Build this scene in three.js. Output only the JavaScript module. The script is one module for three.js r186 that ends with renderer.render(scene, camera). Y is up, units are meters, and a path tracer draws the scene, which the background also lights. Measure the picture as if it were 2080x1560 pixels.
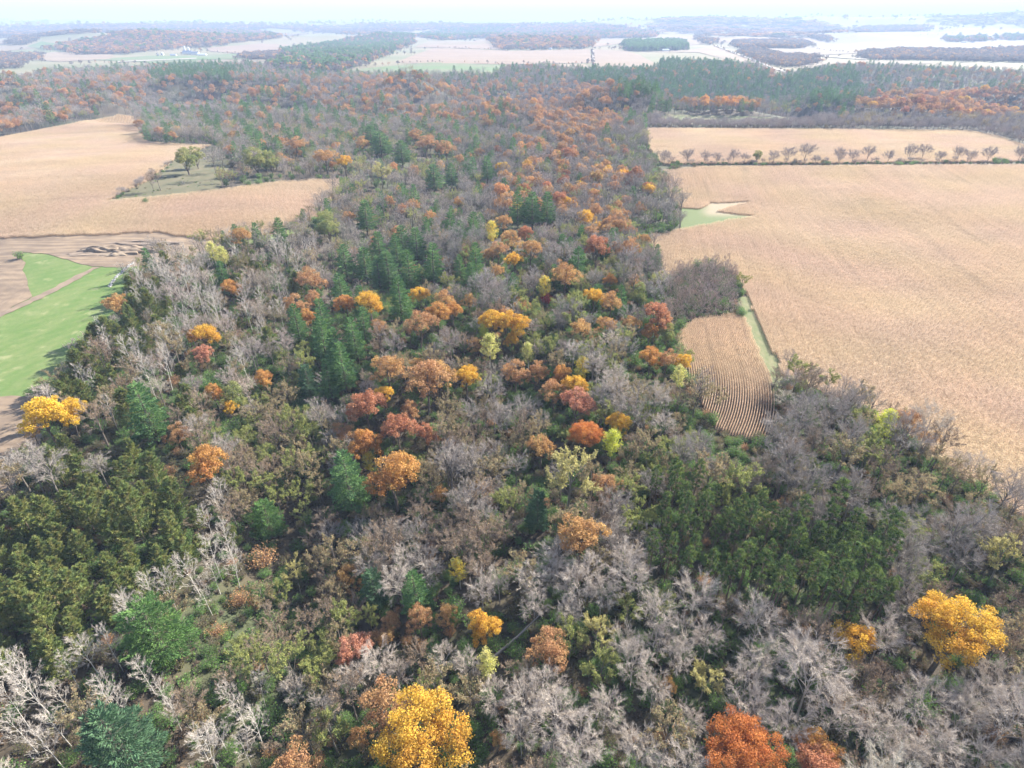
import * as THREE from 'three';
import { createNoise2D } from 'simplex-noise';

// ---------------------------------------------------------------- camera, sky, sun, exposure
const R = Math.PI / 180;
const F = 1212, CX = 1040, CY = 780;            // focal length and centre, in pixels of the 2080 x 1560 photograph
const PITCH = 31.35 * R, EYE = 115;             // a drone 115 m above the fields, looking down at the wood
const scene = new THREE.Scene();
const camera = new THREE.PerspectiveCamera(2 * Math.atan(CY / F) / R, 4 / 3, 1, 60000);
camera.position.set(0, EYE, 0);
camera.rotation.x = -PITCH;
scene.add(camera);
const renderer = new THREE.WebGLRenderer();
renderer.toneMapping = THREE.LinearToneMapping;
renderer.toneMappingExposure = 3.9;
renderer.shadowMap.enabled = true;

const SUN_AZ = 50 * R, SUN_EL = 33 * R;         // ahead and to the right
const sunDir = new THREE.Vector3(Math.sin(SUN_AZ) * Math.cos(SUN_EL), Math.sin(SUN_EL), -Math.cos(SUN_AZ) * Math.cos(SUN_EL));
const sun = new THREE.DirectionalLight(new THREE.Color(1, 0.93, 0.82), 5);
sun.position.copy(sunDir).multiplyScalar(3000);
sun.castShadow = true;
Object.assign(sun.shadow.camera, { left: -900, right: 900, top: 900, bottom: -900, near: 10, far: 8000 });
sun.shadow.mapSize.set(4096, 4096);
scene.add(sun, sun.target);

{ // a clear hazy autumn sky: white at the horizon, blue overhead, brighter round the sun
  const W = 256, H = 128, d = new Float32Array(W * H * 4);
  for (let j = 0; j < H; j++) for (let i = 0; i < W; i++) {
    const el = ((j + 0.5) / H - 0.5) * Math.PI, az = ((i + 0.5) / W - 0.5) * 2 * Math.PI;
    const x = Math.cos(az) * Math.cos(el), y = Math.sin(el), z = Math.sin(az) * Math.cos(el);
    const c = x * sunDir.x + y * sunDir.y + z * sunDir.z;
    const t = Math.pow(Math.max(0, y), 0.45), glow = 0.3 * Math.exp((c - 1) * 7) + 0.03 * (c + 1), low = 0.42 * Math.exp(-Math.max(0, y) * 14);
    const o = (j * W + i) * 4;
    d[o] = THREE.MathUtils.lerp(0.26, 0.036, t) + glow + low;
    d[o + 1] = THREE.MathUtils.lerp(0.285, 0.085, t) + glow * 0.97 + low;
    d[o + 2] = THREE.MathUtils.lerp(0.32, 0.20, t) + glow * 0.9 + low * 0.95;
    d[o + 3] = 1;
  }
  const sky = new THREE.DataTexture(d, W, H, THREE.RGBAFormat, THREE.FloatType);
  sky.mapping = THREE.EquirectangularReflectionMapping;
  sky.magFilter = THREE.LinearFilter;
  sky.needsUpdate = true;
  scene.background = sky;
  scene.environment = sky;
}
scene.fog = new THREE.FogExp2(new THREE.Color().setRGB(0.53, 0.695, 1.0), 1.35e-4);

// ---------------------------------------------------------------- helpers
function mulberry(a) {
  return () => { a = (a + 0x6d2b79f5) | 0; let t = Math.imul(a ^ (a >>> 15), 1 | a); t = (t + Math.imul(t ^ (t >>> 7), 61 | t)) ^ t; return ((t ^ (t >>> 14)) >>> 0) / 4294967296; };
}
let rnd = mulberry(7);
const rr = (a, b) => a + (b - a) * rnd();
const noiseA = createNoise2D(mulberry(11)), noiseB = createNoise2D(mulberry(23)), noiseC = createNoise2D(mulberry(37));
const clamp = THREE.MathUtils.clamp, lerp = THREE.MathUtils.lerp, smooth = THREE.MathUtils.smoothstep;
const sinP = Math.sin(PITCH), cosP = Math.cos(PITCH);
const ray = (px, py) => { const a = (px - CX) / F, b = -(py - CY) / F; return [a, -sinP + b * cosP, cosP + b * sinP]; };
// where a point of the ground plan (x to the right, f ahead, y up) shows
function project(x, y, f) {
  const dy = y - EYE, zc = f * cosP - dy * sinP;
  return [CX + (F * x) / zc, CY - (F * (f * sinP + dy * cosP)) / zc, zc];
}
function inside(poly, x, y) {
  let c = false;
  for (let i = 0, j = poly.length - 1; i < poly.length; j = i++) {
    const [xi, yi] = poly[i], [xj, yj] = poly[j];
    if (yi > y !== yj > y && x < ((xj - xi) * (y - yi)) / (yj - yi) + xi) c = !c;
  }
  return c;
}
const P = (s) => s.trim().split(/\s+/).map((t) => t.split(',').map(Number));   // '0,0 10,0 10,10'
function segDist(x, y, [ax, ay], [bx, by]) {
  const dx = bx - ax, dy = by - ay, t = clamp(((x - ax) * dx + (y - ay) * dy) / (dx * dx + dy * dy), 0, 1);
  return Math.hypot(x - ax - t * dx, y - ay - t * dy);
}
const flat = (px, py) => { const [a, b, c] = ray(px, py), t = -EYE / b; return [a * t, c * t]; };
const taken = new Map();
function numbered(name) {
  const n = taken.get(name) ?? 0;
  taken.set(name, n + 1);
  return n ? `${name}_${String(n).padStart(3, '0')}` : name;
}
function tag(o, label, category, group, kind) {
  if (label) o.userData.label = label;
  if (category) o.userData.category = category;
  if (group) o.userData.group = group;
  if (kind) o.userData.kind = kind;
  return o;
}

// ---------------------------------------------------------------- the lie of the land
const ravine = P('590,1520 655,1110 585,800 625,620 860,450 990,310').map(([x, y]) => flat(x, y));
const thirdRavine = P('700,560 780,420 900,330 1010,270').map(([x, y]) => flat(x, y));
const sideRavine = P('655,1110 850,1030 985,900 1030,760').map(([x, y]) => flat(x, y));
function trough(line, x, f, depth, width) {
  let d = 1e9;
  for (let i = 1; i < line.length; i++) d = Math.min(d, segDist(x, f, line[i - 1], line[i]));
  return -depth * Math.exp(-((d / width) ** 2));
}
const hill = (x, f, cx, cf, sx, sf, h) => h * Math.exp(-(((x - cx) / sx) ** 2) - ((f - cf) / sf) ** 2);
function height(x, f) {
  const r = Math.hypot(x, f);
  let y = 1.2 * noiseA(x / 170, f / 170) + 3 * noiseB(x / 620, f / 620);
  if (r < 900) y += trough(ravine, x, f, 11, 26) + trough(sideRavine, x, f, 8, 24) + trough(thirdRavine, x, f, 9, 40);
  const vf = 1230 + 70 * Math.sin(x / 380), s = f < vf ? 270 : 205;
  y -= 40 * Math.exp(-(((f - vf) / s) ** 2));                                      // the river valley
  y += hill(x, f, 110, 960, 110, 80, 28) + hill(x, f, -330, 470, 190, 130, 10) + hill(x, f, -190, 1220, 150, 75, 34) + hill(x, f, -640, 1350, 200, 85, 15) + hill(x, f, -960, 1230, 190, 90, 26) + hill(x, f, -430, 1120, 130, 60, 18) + hill(x, f, 900, 1270, 220, 80, 26);
  const rough = smooth(f, 760, 1000) * (1 - smooth(f, 1230, 1480));
  y += rough * (23 * noiseC(x / 250, f / 270) + (x < 150 ? 20 * smooth(-x, -150, 300) * noiseA(x / 170 + 9, f / 190) + 10 * smooth(-x, -150, 300) : 0));
  const far = smooth(r, 1900, 5200);
  y += far * (20 * noiseB(x / 2300 + 3, f / 1500) + 9 * noiseA(x / 900, f / 800));
  y += hill(x, f, -2050, 3650, 720, 420, 50) + hill(x, f, -1250, 4300, 500, 350, 35) + hill(x, f, 250, 3900, 500, 300, 30) + hill(x, f, 1700, 4700, 900, 350, 25);
  y += hill(x, f, 6000, 7200, 1900, 900, 165) + hill(x, f, 2700, 8200, 1500, 800, 70);
  y += smooth(r, 4300, 8500) * (62 + 34 * noiseC(x / 2600, f / 2200)) + smooth(r, 9000, 18000) * 40;
  return y;
}
// first point of the land (lifted by LIFT) along the line of sight through a pixel: [x, f]
function hit(px, py, lift = 0, from = 20) {     // FROM: no nearer than this
  const [a, b, c] = ray(px, py);
  let t0 = from / Math.hypot(a, c), t = t0;
  while (t < 30000) {
    if (EYE + b * t < height(a * t, c * t) + lift) {
      for (let k = 0; k < 18 && t > t0; k++) { const m = (t0 + t) / 2; if (EYE + b * m < height(a * m, c * m) + lift) t = m; else t0 = m; }
      break;
    }
    t0 = t;
    t += Math.max(1.5, t * 0.008);
  }
  return [a * t, c * t];
}
function landPolygon(text, from = 20) {                     // corners in the photograph -> a closed outline on the ground
  const c = P(text), out = [];
  for (let i = 0; i < c.length; i++) {
    const p = c[i], q = c[(i + 1) % c.length], n = Math.max(1, Math.ceil(Math.hypot(q[0] - p[0], q[1] - p[1]) / 14));
    for (let k = 0; k < n; k++) {
      const [x, f] = hit(lerp(p[0], q[0], k / n), lerp(p[1], q[1], k / n), 0, from), j = Math.min(1.6, Math.hypot(x, f) * 0.004);   // edges on the ground are never ruled lines
      out.push([x + j * noiseA(x / 5, f / 5), f + j * noiseB(x / 5, f / 5)]);
    }
  }
  out.box = [Math.min(...out.map((p) => p[0])), Math.max(...out.map((p) => p[0])), Math.min(...out.map((p) => p[1])), Math.max(...out.map((p) => p[1]))];
  return out;
}
const within = (poly, x, f) => x >= poly.box[0] && x <= poly.box[1] && f >= poly.box[2] && f <= poly.box[3] && inside(poly, x, f);

// ---------------------------------------------------------------- materials
function noiseTexture(n, metres, paint) {        // a tile of grain; PAINT(u, v, random) gives a factor round 1 for each channel
  const d = new Uint8Array(n * n * 4), r = mulberry(n + Math.round(metres * 10)), w = new Float32Array(n * n);
  for (let i = 0; i < n * n; i++) w[i] = r();
  const soft = (x, y, k) => { let s = 0; for (let a = 0; a < k; a++) for (let b = 0; b < k; b++) s += w[((y + b) % n) * n + ((x + a) % n)]; return s / (k * k); };
  for (let y = 0; y < n; y++) for (let x = 0; x < n; x++) {
    const c = paint(x / n, y / n, w[y * n + x], soft(x, y, 3), soft(x, y, 7));
    for (let k = 0; k < 3; k++) d[(y * n + x) * 4 + k] = clamp(Math.round(c[k] * 255), 0, 255);
    d[(y * n + x) * 4 + 3] = 255;
  }
  const t = new THREE.DataTexture(d, n, n);
  t.wrapS = t.wrapT = THREE.RepeatWrapping;
  t.magFilter = THREE.LinearFilter;
  t.repeat.set(1 / metres, 1 / metres);
  t.needsUpdate = true;
  return t;
}
const std = (o) => new THREE.MeshStandardMaterial({ roughness: 0.95, vertexColors: true, side: THREE.DoubleSide, ...o });
const M = {
  bark: std({ name: 'bark' }),
  leaf: new THREE.MeshPhysicalMaterial({ name: 'leaf', roughness: 1, vertexColors: true, side: THREE.DoubleSide, transmission: 0.42, thickness: 0, specularIntensity: 0.3 }),
  needle: new THREE.MeshPhysicalMaterial({ name: 'needle', roughness: 1, vertexColors: true, side: THREE.DoubleSide, transmission: 0.25, thickness: 0, specularIntensity: 0.3 }),
  litter: std({ map: noiseTexture(512, 34, (u, v, a, b, c) => { const k = 0.55 + 0.5 * a * 0.6 + 0.6 * (c - 0.2); return [k, k * 0.97, k * 0.92]; }) }),
  grass: std({ map: noiseTexture(512, 46, (u, v, a, b, c) => { const k = 0.62 + 0.3 * b + 0.5 * (c - 0.35); return [k, k, k * 0.95]; }) }),
  soil: std({ map: noiseTexture(512, 40, (u, v, a, b, c) => { const k = 0.7 + 0.16 * a + 0.45 * (c - 0.4); return [k, k, k]; }) }),
  stubble: std({ map: noiseTexture(256, 120, (u, v, a, b, c) => { const k = 0.82 + 0.1 * Math.sin(v * Math.PI * 2 * 10) * b * 1.4 + 0.12 * (c - 0.3); return [k, k, k]; }) }),
  wall: std({ vertexColors: false, color: new THREE.Color().setRGB(0.75, 0.75, 0.73) }),
  roof: std({ vertexColors: false, color: new THREE.Color().setRGB(0.33, 0.36, 0.4), roughness: 0.5 }),
  redWall: std({ vertexColors: false, color: new THREE.Color().setRGB(0.3, 0.06, 0.05) }),
  silo: std({ vertexColors: false, color: new THREE.Color().setRGB(0.6, 0.62, 0.64) }),
  dark: std({ vertexColors: false, color: new THREE.Color().setRGB(0.05, 0.05, 0.055) }),
};

class MB {                                       // collects triangles with a colour per corner
  constructor() { this.p = []; this.c = []; }
  tri(a, b, c, col) { this.p.push(a[0], a[1], a[2], b[0], b[1], b[2], c[0], c[1], c[2]); for (let k = 0; k < 3; k++) this.c.push(col[0], col[1], col[2]); }
  quad(a, b, c, d, col) { this.tri(a, b, c, col); this.tri(a, c, d, col); }
  tube(pts, radii, sides, col) {
    let prev = null;
    for (let i = 0; i < pts.length; i++) {
      const p = pts[i], q = pts[Math.min(i + 1, pts.length - 1)], o = pts[Math.max(i - 1, 0)];
      const d = norm([q[0] - o[0], q[1] - o[1], q[2] - o[2]]), u = norm(cross(d, Math.abs(d[1]) < 0.9 ? [0, 1, 0] : [1, 0, 0])), w = cross(d, u), ring = [];
      for (let k = 0; k < sides; k++) { const a = (k / sides) * 2 * Math.PI, s = Math.sin(a) * radii[i], c = Math.cos(a) * radii[i]; ring.push([p[0] + u[0] * c + w[0] * s, p[1] + u[1] * c + w[1] * s, p[2] + u[2] * c + w[2] * s]); }
      if (prev) for (let k = 0; k < sides; k++) this.quad(prev[k], prev[(k + 1) % sides], ring[(k + 1) % sides], ring[k], col);
      prev = ring;
    }
  }
  leaf(p, n, s, col, long = 1) {                 // a small four-cornered leaf spray facing N
    const t = norm(cross(n, [rnd() - 0.5, rnd() - 0.5, rnd() - 0.5])), b = cross(n, t), h = s * 0.5, l = h * long;
    this.quad([p[0] - t[0] * l, p[1] - t[1] * l, p[2] - t[2] * l], [p[0] - b[0] * h, p[1] - b[1] * h, p[2] - b[2] * h], [p[0] + t[0] * l, p[1] + t[1] * l, p[2] + t[2] * l], [p[0] + b[0] * h, p[1] + b[1] * h, p[2] + b[2] * h], col);
  }
  spike(p, d, len, w, col) {                     // a twig or a spray of needles: one tapering triangle
    const s = norm(cross(d, [rnd() - 0.5, rnd() - 0.5, rnd() - 0.5]));
    this.tri([p[0] - s[0] * w, p[1] - s[1] * w, p[2] - s[2] * w], [p[0] + s[0] * w, p[1] + s[1] * w, p[2] + s[2] * w], [p[0] + d[0] * len, p[1] + d[1] * len, p[2] + d[2] * len], col);
  }
  geometry() {
    const g = new THREE.BufferGeometry();
    g.setAttribute('position', new THREE.BufferAttribute(new Float32Array(this.p), 3));
    g.setAttribute('color', new THREE.BufferAttribute(new Float32Array(this.c), 3));
    return g;
  }
}
const cross = (a, b) => [a[1] * b[2] - a[2] * b[1], a[2] * b[0] - a[0] * b[2], a[0] * b[1] - a[1] * b[0]];
const norm = (a) => { const l = Math.hypot(a[0], a[1], a[2]) || 1; return [a[0] / l, a[1] / l, a[2] / l]; };
const add = (a, b, s = 1) => [a[0] + b[0] * s, a[1] + b[1] * s, a[2] + b[2] * s];
const ball = () => { const u = rnd() * 2 - 1, t = rnd() * 6.283, s = Math.sqrt(1 - u * u); return [s * Math.cos(t), u, s * Math.sin(t)]; };
const vary = (c, k) => { const s = 1 + (rnd() - 0.5) * 2 * k; return [c[0] * s, c[1] * s * (1 + (rnd() - 0.5) * k * 0.3), c[2] * s]; };
const blend = (a, b, t) => [lerp(a[0], b[0], t), lerp(a[1], b[1], t), lerp(a[2], b[2], t)];

// ---------------------------------------------------------------- ground: one sheet out to the horizon, then sheets laid on it
{
  const rings = [0, 12], angles = [];
  while (rings.at(-1) < 32000) rings.push(rings.at(-1) * 1.021 + 0.6);
  for (let a = -180; a < 180; a += Math.abs(a + 0.01) < 58 ? 0.9 : 6) angles.push(a * R);
  const pos = [], col = [], uv = [], idx = [], n = angles.length;
  for (const r of rings) for (const a of angles) {
    const x = Math.sin(a) * r, f = Math.cos(a) * r;
    pos.push(x, height(x, f), -f);
    uv.push(x, f);
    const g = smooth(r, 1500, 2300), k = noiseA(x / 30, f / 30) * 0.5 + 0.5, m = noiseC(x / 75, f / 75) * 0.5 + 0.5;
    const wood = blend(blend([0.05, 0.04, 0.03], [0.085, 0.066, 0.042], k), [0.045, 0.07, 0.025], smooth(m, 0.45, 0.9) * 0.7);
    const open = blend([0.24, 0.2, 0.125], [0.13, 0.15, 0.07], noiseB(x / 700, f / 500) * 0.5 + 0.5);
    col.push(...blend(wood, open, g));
  }
  for (let i = 0; i < rings.length - 1; i++) for (let j = 0; j < n; j++) {
    const a = i * n + j, b = i * n + ((j + 1) % n), c = a + n, d = b + n;
    idx.push(a, c, b, b, c, d);
  }
  const g = new THREE.BufferGeometry();
  g.setAttribute('position', new THREE.BufferAttribute(new Float32Array(pos), 3));
  g.setAttribute('color', new THREE.BufferAttribute(new Float32Array(col), 3));
  g.setAttribute('uv', new THREE.BufferAttribute(new Float32Array(uv), 2));
  g.setIndex(idx);
  g.computeVertexNormals();
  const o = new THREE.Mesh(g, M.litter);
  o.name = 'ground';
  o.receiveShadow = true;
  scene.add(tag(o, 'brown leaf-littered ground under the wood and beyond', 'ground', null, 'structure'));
}
const clear = [];                                // outlines where no wood grows
function sheet(name, label, text, mat, color, layer = 1, fine = 1, turn = 0, keep = true) {
  const poly = typeof text === 'string' ? landPolygon(text) : text;
  if (keep) clear.push(poly);
  let tris = THREE.ShapeUtils.triangulateShape(poly.map(([x, f]) => new THREE.Vector2(x, f)), []).map((t) => t.map((i) => poly[i]));
  const size = (p) => Math.max(4, 0.02 * Math.hypot(p[0], p[1])) * fine, key = (a) => a[0] + ',' + a[1], mids = new Map();
  const mid = (a, b) => { const k = [key(a), key(b)].sort().join(); if (!mids.has(k)) mids.set(k, [(a[0] + b[0]) / 2, (a[1] + b[1]) / 2]); return mids.get(k); };
  const long = (a, b) => Math.hypot(a[0] - b[0], a[1] - b[1]) > size([(a[0] + b[0]) / 2, (a[1] + b[1]) / 2]);
  for (let pass = 0; pass < 12; pass++) {
    const next = [];
    let cut = false;
    for (const [a, b, c] of tris) {
      const s = [long(a, b), long(b, c), long(c, a)], m = [mid(a, b), mid(b, c), mid(c, a)], n = s.filter(Boolean).length;
      if (!n) { next.push([a, b, c]); continue; }
      cut = true;
      if (n === 3) next.push([a, m[0], m[2]], [m[0], b, m[1]], [m[2], m[1], c], m);
      else {
        const v = [a, b, c];
        if (n === 1) { const i = s.indexOf(true); next.push([v[i], m[i], v[(i + 2) % 3]], [m[i], v[(i + 1) % 3], v[(i + 2) % 3]]); }
        else { const i = s.indexOf(false), p = v[i], q = v[(i + 1) % 3], t = v[(i + 2) % 3], m1 = m[(i + 1) % 3], m2 = m[(i + 2) % 3]; next.push([p, q, m1], [p, m1, m2], [m2, m1, t]); }
      }
    }
    tris = next;
    if (!cut || tris.length > 60000) break;
  }
  const at = new Map(), pos = [], col = [], uv = [], idx = [], cs = Math.cos(turn), sn = Math.sin(turn);
  for (const t of tris) for (const p of t) {
    const k = key(p);
    if (!at.has(k)) {
      at.set(k, pos.length / 3);
      const r = Math.hypot(p[0], p[1]);
      pos.push(p[0], height(p[0], p[1]) + (0.05 + 0.00045 * r) * layer, -p[1]);
      uv.push(p[0] * cs - p[1] * sn, p[0] * sn + p[1] * cs);
      col.push(...(typeof color === 'function' ? color(p[0], p[1]) : color));
    }
    idx.push(at.get(k));
  }
  const g = new THREE.BufferGeometry();
  g.setAttribute('position', new THREE.BufferAttribute(new Float32Array(pos), 3));
  g.setAttribute('color', new THREE.BufferAttribute(new Float32Array(col), 3));
  g.setAttribute('uv', new THREE.BufferAttribute(new Float32Array(uv), 2));
  g.setIndex(idx);
  g.computeVertexNormals();
  const nn = g.attributes.normal;
  for (let i = 0; i < nn.count; i++) if (nn.getY(i) < 0) nn.setXYZ(i, -nn.getX(i), -nn.getY(i), -nn.getZ(i));
  const o = new THREE.Mesh(g, mat);
  o.name = numbered(name);
  o.receiveShadow = true;
  scene.add(tag(o, label, name.split('_').at(-1), null, 'structure'));
  return poly;
}

// near and middle fields
const cornGround = [0.26, 0.19, 0.115];
const leftCorn = sheet('corn_field', 'tan corn field on the hill beyond the dirt track and green meadow', '-700,500 -420,330 -120,296 0,281 120,258 240,235 300,240 280,262 300,290 360,295 430,297 355,325 300,370 215,412 330,402 450,388 600,368 690,367 697,377 650,440 560,474 465,493 400,487 320,474 150,481 0,486 -300,492', M.soil, cornGround);
const bigCorn = sheet('corn_field', 'large tan corn field filling the slope beside the wood edge', '1345,349 1362,405 1380,424 1425,427 1447,415 1525,411 1455,432 1535,441 1480,450 1400,466 1316,481 1330,530 1347,572 1380,556 1440,543 1490,552 1522,608 1531,640 1549,680 1571,725 1594,768 1660,795 1730,822 1800,860 1900,935 1990,1000 2080,1060 2350,1240 2700,1150 2700,420 2500,331 2080,337 1700,339 1420,341', M.soil, cornGround);
const upperCorn = sheet('corn_field', 'narrow tan corn field behind the row of bare trees', '1302,262 1620,264 1960,267 2030,279 2100,305 2400,318 2400,326 2080,329 1700,333 1345,334 1315,300', M.soil, cornGround);
const smallCorn = sheet('corn_field', 'small corn patch with plain rows below the grey thicket', '1373,690 1385,668 1410,652 1500,641 1510,650 1525,682 1545,728 1564,770 1572,830 1574,885 1530,894 1462,882 1418,808 1385,740', M.soil, [0.075, 0.056, 0.04]);
const green1 = [0.085, 0.155, 0.03], green2 = [0.135, 0.18, 0.055];
const meadowColor = (x, f) => { const k = noiseA(x / 14, f / 38) * 0.5 + 0.5, b = smooth(noiseB(x / 17, f / 9) + 0.35 * noiseC(x / 4, f / 4), 0.5, 1.1) * 0.4, s = 0.3 * noiseC(x / 3, f / 5) + 0.22 * Math.sin(Math.hypot(x + 150, f - 190) * 1.1 + noiseA(x / 30, f / 30)); return blend(blend(green1, green2, clamp(k + s, 0, 1)), [0.36, 0.33, 0.19], b); };
const tan1 = [0.285, 0.208, 0.135], tan2 = [0.15, 0.108, 0.075];
const dirtColor = (x, f) => { const k = noiseA(x / 40, f / 3.5) * 0.8 + 0.5, m = noiseC(x / 9, f / 6) * 0.7 + 0.5; return blend(tan1, tan2, clamp(k * 0.7 + m * 0.4, 0, 1)); };
sheet('dirt_yard', 'bare tan dirt strip graded below the corn field', '-500,488 0,483 150,478 320,471 400,484 470,497 440,520 330,536 300,540 240,544 180,541 100,518 45,513 52,560 60,604 0,645 -500,780', M.soil, dirtColor, 1.7, 0.5);
sheet('meadow', 'green mown meadow between the dirt yard and the dark cedars', '45,514 100,518 180,541 240,543 300,539 310,546 285,560 255,600 262,640 210,690 170,730 140,770 125,800 60,806 0,805 -500,800 -500,780 0,645 60,604 52,560', M.grass, meadowColor, 1, 0.4);
sheet('dirt_track', 'worn dirt track crossing the green meadow', '-60,660 0,637 60,610 112,584 190,543 204,543 118,592 60,618 0,646 -60,670', M.soil, (x, f) => blend(blend(dirtColor(x, f), [0.2, 0.155, 0.12], 0.35), green2, clamp(0.45 + 0.6 * noiseC(x / 4, f / 4), 0, 0.85) * smooth(x, -190, -130)), 2, 0.5, 0, false);
sheet('dirt_field', 'bare ploughed dirt below the green meadow by the yellow trees', '-500,800 0,805 60,806 112,806 100,850 96,880 70,915 45,985 0,1010 -500,1250', M.soil, (x, f) => { const k = 0.5 + 0.5 * Math.sin(x * 0.9 + f * 1.6 + 2 * noiseA(x / 20, f / 20)); return blend(dirtColor(x, f), tan2, 0.4 * k); }, 1, 0.3);
sheet('grass_strip', 'narrow green grass lane between the corn patch and the large field', '1498,604 1523,602 1533,640 1551,680 1596,768 1588,792 1568,802 1560,764 1541,728 1521,682 1506,650', M.grass, (x, f) => blend([0.10, 0.13, 0.045], [0.19, 0.175, 0.09], noiseA(x / 3, f / 9) * 0.5 + 0.5), 1.7, 0.5);
sheet('grass_notch', 'green grass notch cut into the edge of the large corn field', '1384,424 1425,424 1447,413 1530,408 1460,433 1540,442 1478,453 1400,469 1380,471', M.grass, (x, f) => blend([0.10, 0.135, 0.042], [0.27, 0.22, 0.15], smooth(project(x, 0, f)[0], 1415, 1450) * smooth(-project(x, 0, f)[1], -440, -425)), 1.7, 0.4);
sheet('grass_glade', 'rough olive grass glade between the two arms of corn', '205,414 295,368 350,322 430,294 470,332 442,390 330,405', M.grass, (x, f) => blend([0.085, 0.088, 0.04], [0.135, 0.115, 0.065], noiseA(x / 12, f / 20) * 0.5 + 0.5), 1.7, 0.5);
sheet('valley_meadow', 'long pale green meadow in the valley beyond the narrow field', '1330,232 1480,236 1640,240 1660,252 1500,256 1345,252', M.grass, (x, f) => blend([0.13, 0.16, 0.06], [0.19, 0.165, 0.09], noiseA(x / 40, f / 40) * 0.5 + 0.5), 1, 1);
sheet('edge_grass', 'green grass verge along the lower edge of the hillside corn', '320,476 400,489 465,495 560,476 620,455 632,466 560,487 470,503 400,496', M.grass, green2, 1, 0.5);

clear.push(landPolygon('-600,468 150,470 320,462 400,478 400,500 250,522 -600,540'));
clear.push(landPolygon('1440,432 1530,400 1575,440 1450,450'));

// far farmland: each field its own sheet
const pale = [0.27, 0.20, 0.13], pink = [0.26, 0.18, 0.12], cream = [0.22, 0.175, 0.115], hay = [0.10, 0.165, 0.045];
const farField = (label, text, c, turn = 0) => sheet('farm_field', label, landPolygon(text, 1640), M.stubble, (x, f) => { const v = Math.floor((x * Math.sin(turn) + f * Math.cos(turn) + 40 * noiseB(x / 500, f / 500)) / 110), h = Math.abs(Math.sin(v * 12.9898) * 43758.5453) % 1; return blend(blend(c, h < 0.3 && c !== hay ? [0.17, 0.19, 0.085] : h < 0.6 ? [0.2, 0.15, 0.105] : c, 0.5), [c[0] * 0.86, c[1] * 0.85, c[2] * 0.82], noiseA(x / 160, f / 90) * 0.25 + 0.25); }, 1, 1.4, turn);
farField('wide pinkish field above the green hay field', '800,128 880,98 1040,104 1198,101 1202,128 1060,131', pink, 0.1);
farField('pinkish field right of the field boundary on the plateau', '1205,101 1270,104 1300,112 1345,138 1352,147 1206,147', pink, 1.5);
farField('pink field before the far wood and shelterbelt', '1204,80 1325,79 1337,67 1412,71 1432,90 1390,93 1384,86 1272,87 1204,97', pink, 0.3);
farField('tan field tapering down to the pine bluff', '1320,106 1390,103 1450,95 1504,112 1560,134 1602,152 1580,153 1500,128 1420,107', pale, 0.9);
farField('pink field behind the two shelterbelts', '1418,75 1640,77 1690,89 1636,92 1500,84 1455,89', pink, 0.2);
farField('broad cream field under the right-hand ridge', '1640,93 1696,87 1740,67 1880,66 2080,59 2300,60 2300,98 2080,97 1820,101 1758,108 1652,113 1590,112', cream, 0.1);
farField('cream field along the top of the bluff', '1614,138 1655,126 1758,123 1832,124 1900,130 1760,131 1682,142', cream, 0.1);
farField('cream strip between the bluff top hedges', '1460,97 1500,98 1640,100 1650,112 1590,112 1530,98', cream, 0.2);
farField('bright green hay field above the oak slope', '655,152 740,140 870,127 1030,133 1000,152 860,155', hay, 0.2);
farField('pinkish field left of the plateau wood', '840,97 870,85 960,85 990,77 1000,90 1020,101 880,97', pink, 0.2);
farField('cream field below the white farm', '400,123 500,121 545,123 520,128 440,136 410,133', cream, 0.2);
farField('pink field on the slope right of the white farm', '420,98 530,89 590,91 580,100 480,109 430,105', pink, 0.5);
farField('green strip in front of the white farm', '190,122 300,114 395,114 490,110 495,120 400,122 408,131 330,133 290,127', hay, 0.1);
farField('pale pink field left of the wooded hill', '40,120 110,106 232,112 222,121 120,126', pale, 0.2);
farField('cream field at the left edge below the lone copse', '-200,100 0,94 40,93 75,97 0,106 -200,112', cream, 0.2);
farField('small green field beside the lone copse', '52,96 84,85 112,89 90,101', hay, 0.2);
farField('cream field behind the wooded hill', '525,64 620,59 700,60 600,72 560,72', cream, 0.2);
farField('thin pale field far off behind the wooded hill', '60,68 160,61 230,64 150,70', cream, 0.2);
farField('thin pale field near the horizon', '220,58 340,55 345,59 230,62', cream, 0.2);
farField('thin cream field at the far left edge', '-200,84 0,81 22,83 10,90 -200,92', cream, 0.2);
farField('small tan field at the left edge of the valley wood', '-200,156 0,150 60,153 62,158 0,160 -200,166', pale, 0.2);
farField('tan field edge beside the hay field and pine bluff', '1060,132 1190,131 1196,142 1120,143', pale, 0.2);
farField('thin pale field below the far ridge', '1740,52 1880,47 1930,50 1870,52', cream, 0.2);
farField('pale field far off in the middle of the plain', '700,74 840,62 990,54 1000,58 860,66 850,84 760,86', cream, 0.2);

for (const [label, text] of [['straight pale farm track between two plateau fields', '1203,101 1206,101 1209,148 1205,148'], ['pale country road slanting down past the tapering tan field', '1451,94 1456,94 1607,151 1600,152'], ['pale country road along the cream fields', '1500,100.5 1640,112 1760,121 1760,122.5 1640,113.5 1500,102'], ['farm road leading to the white farm', '240,126 400,119 400,120.5 240,127.5']])
  sheet('road', label, landPolygon(text, 1640), M.soil, [0.42, 0.38, 0.33], 2.2, 1, 0, false);

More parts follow.
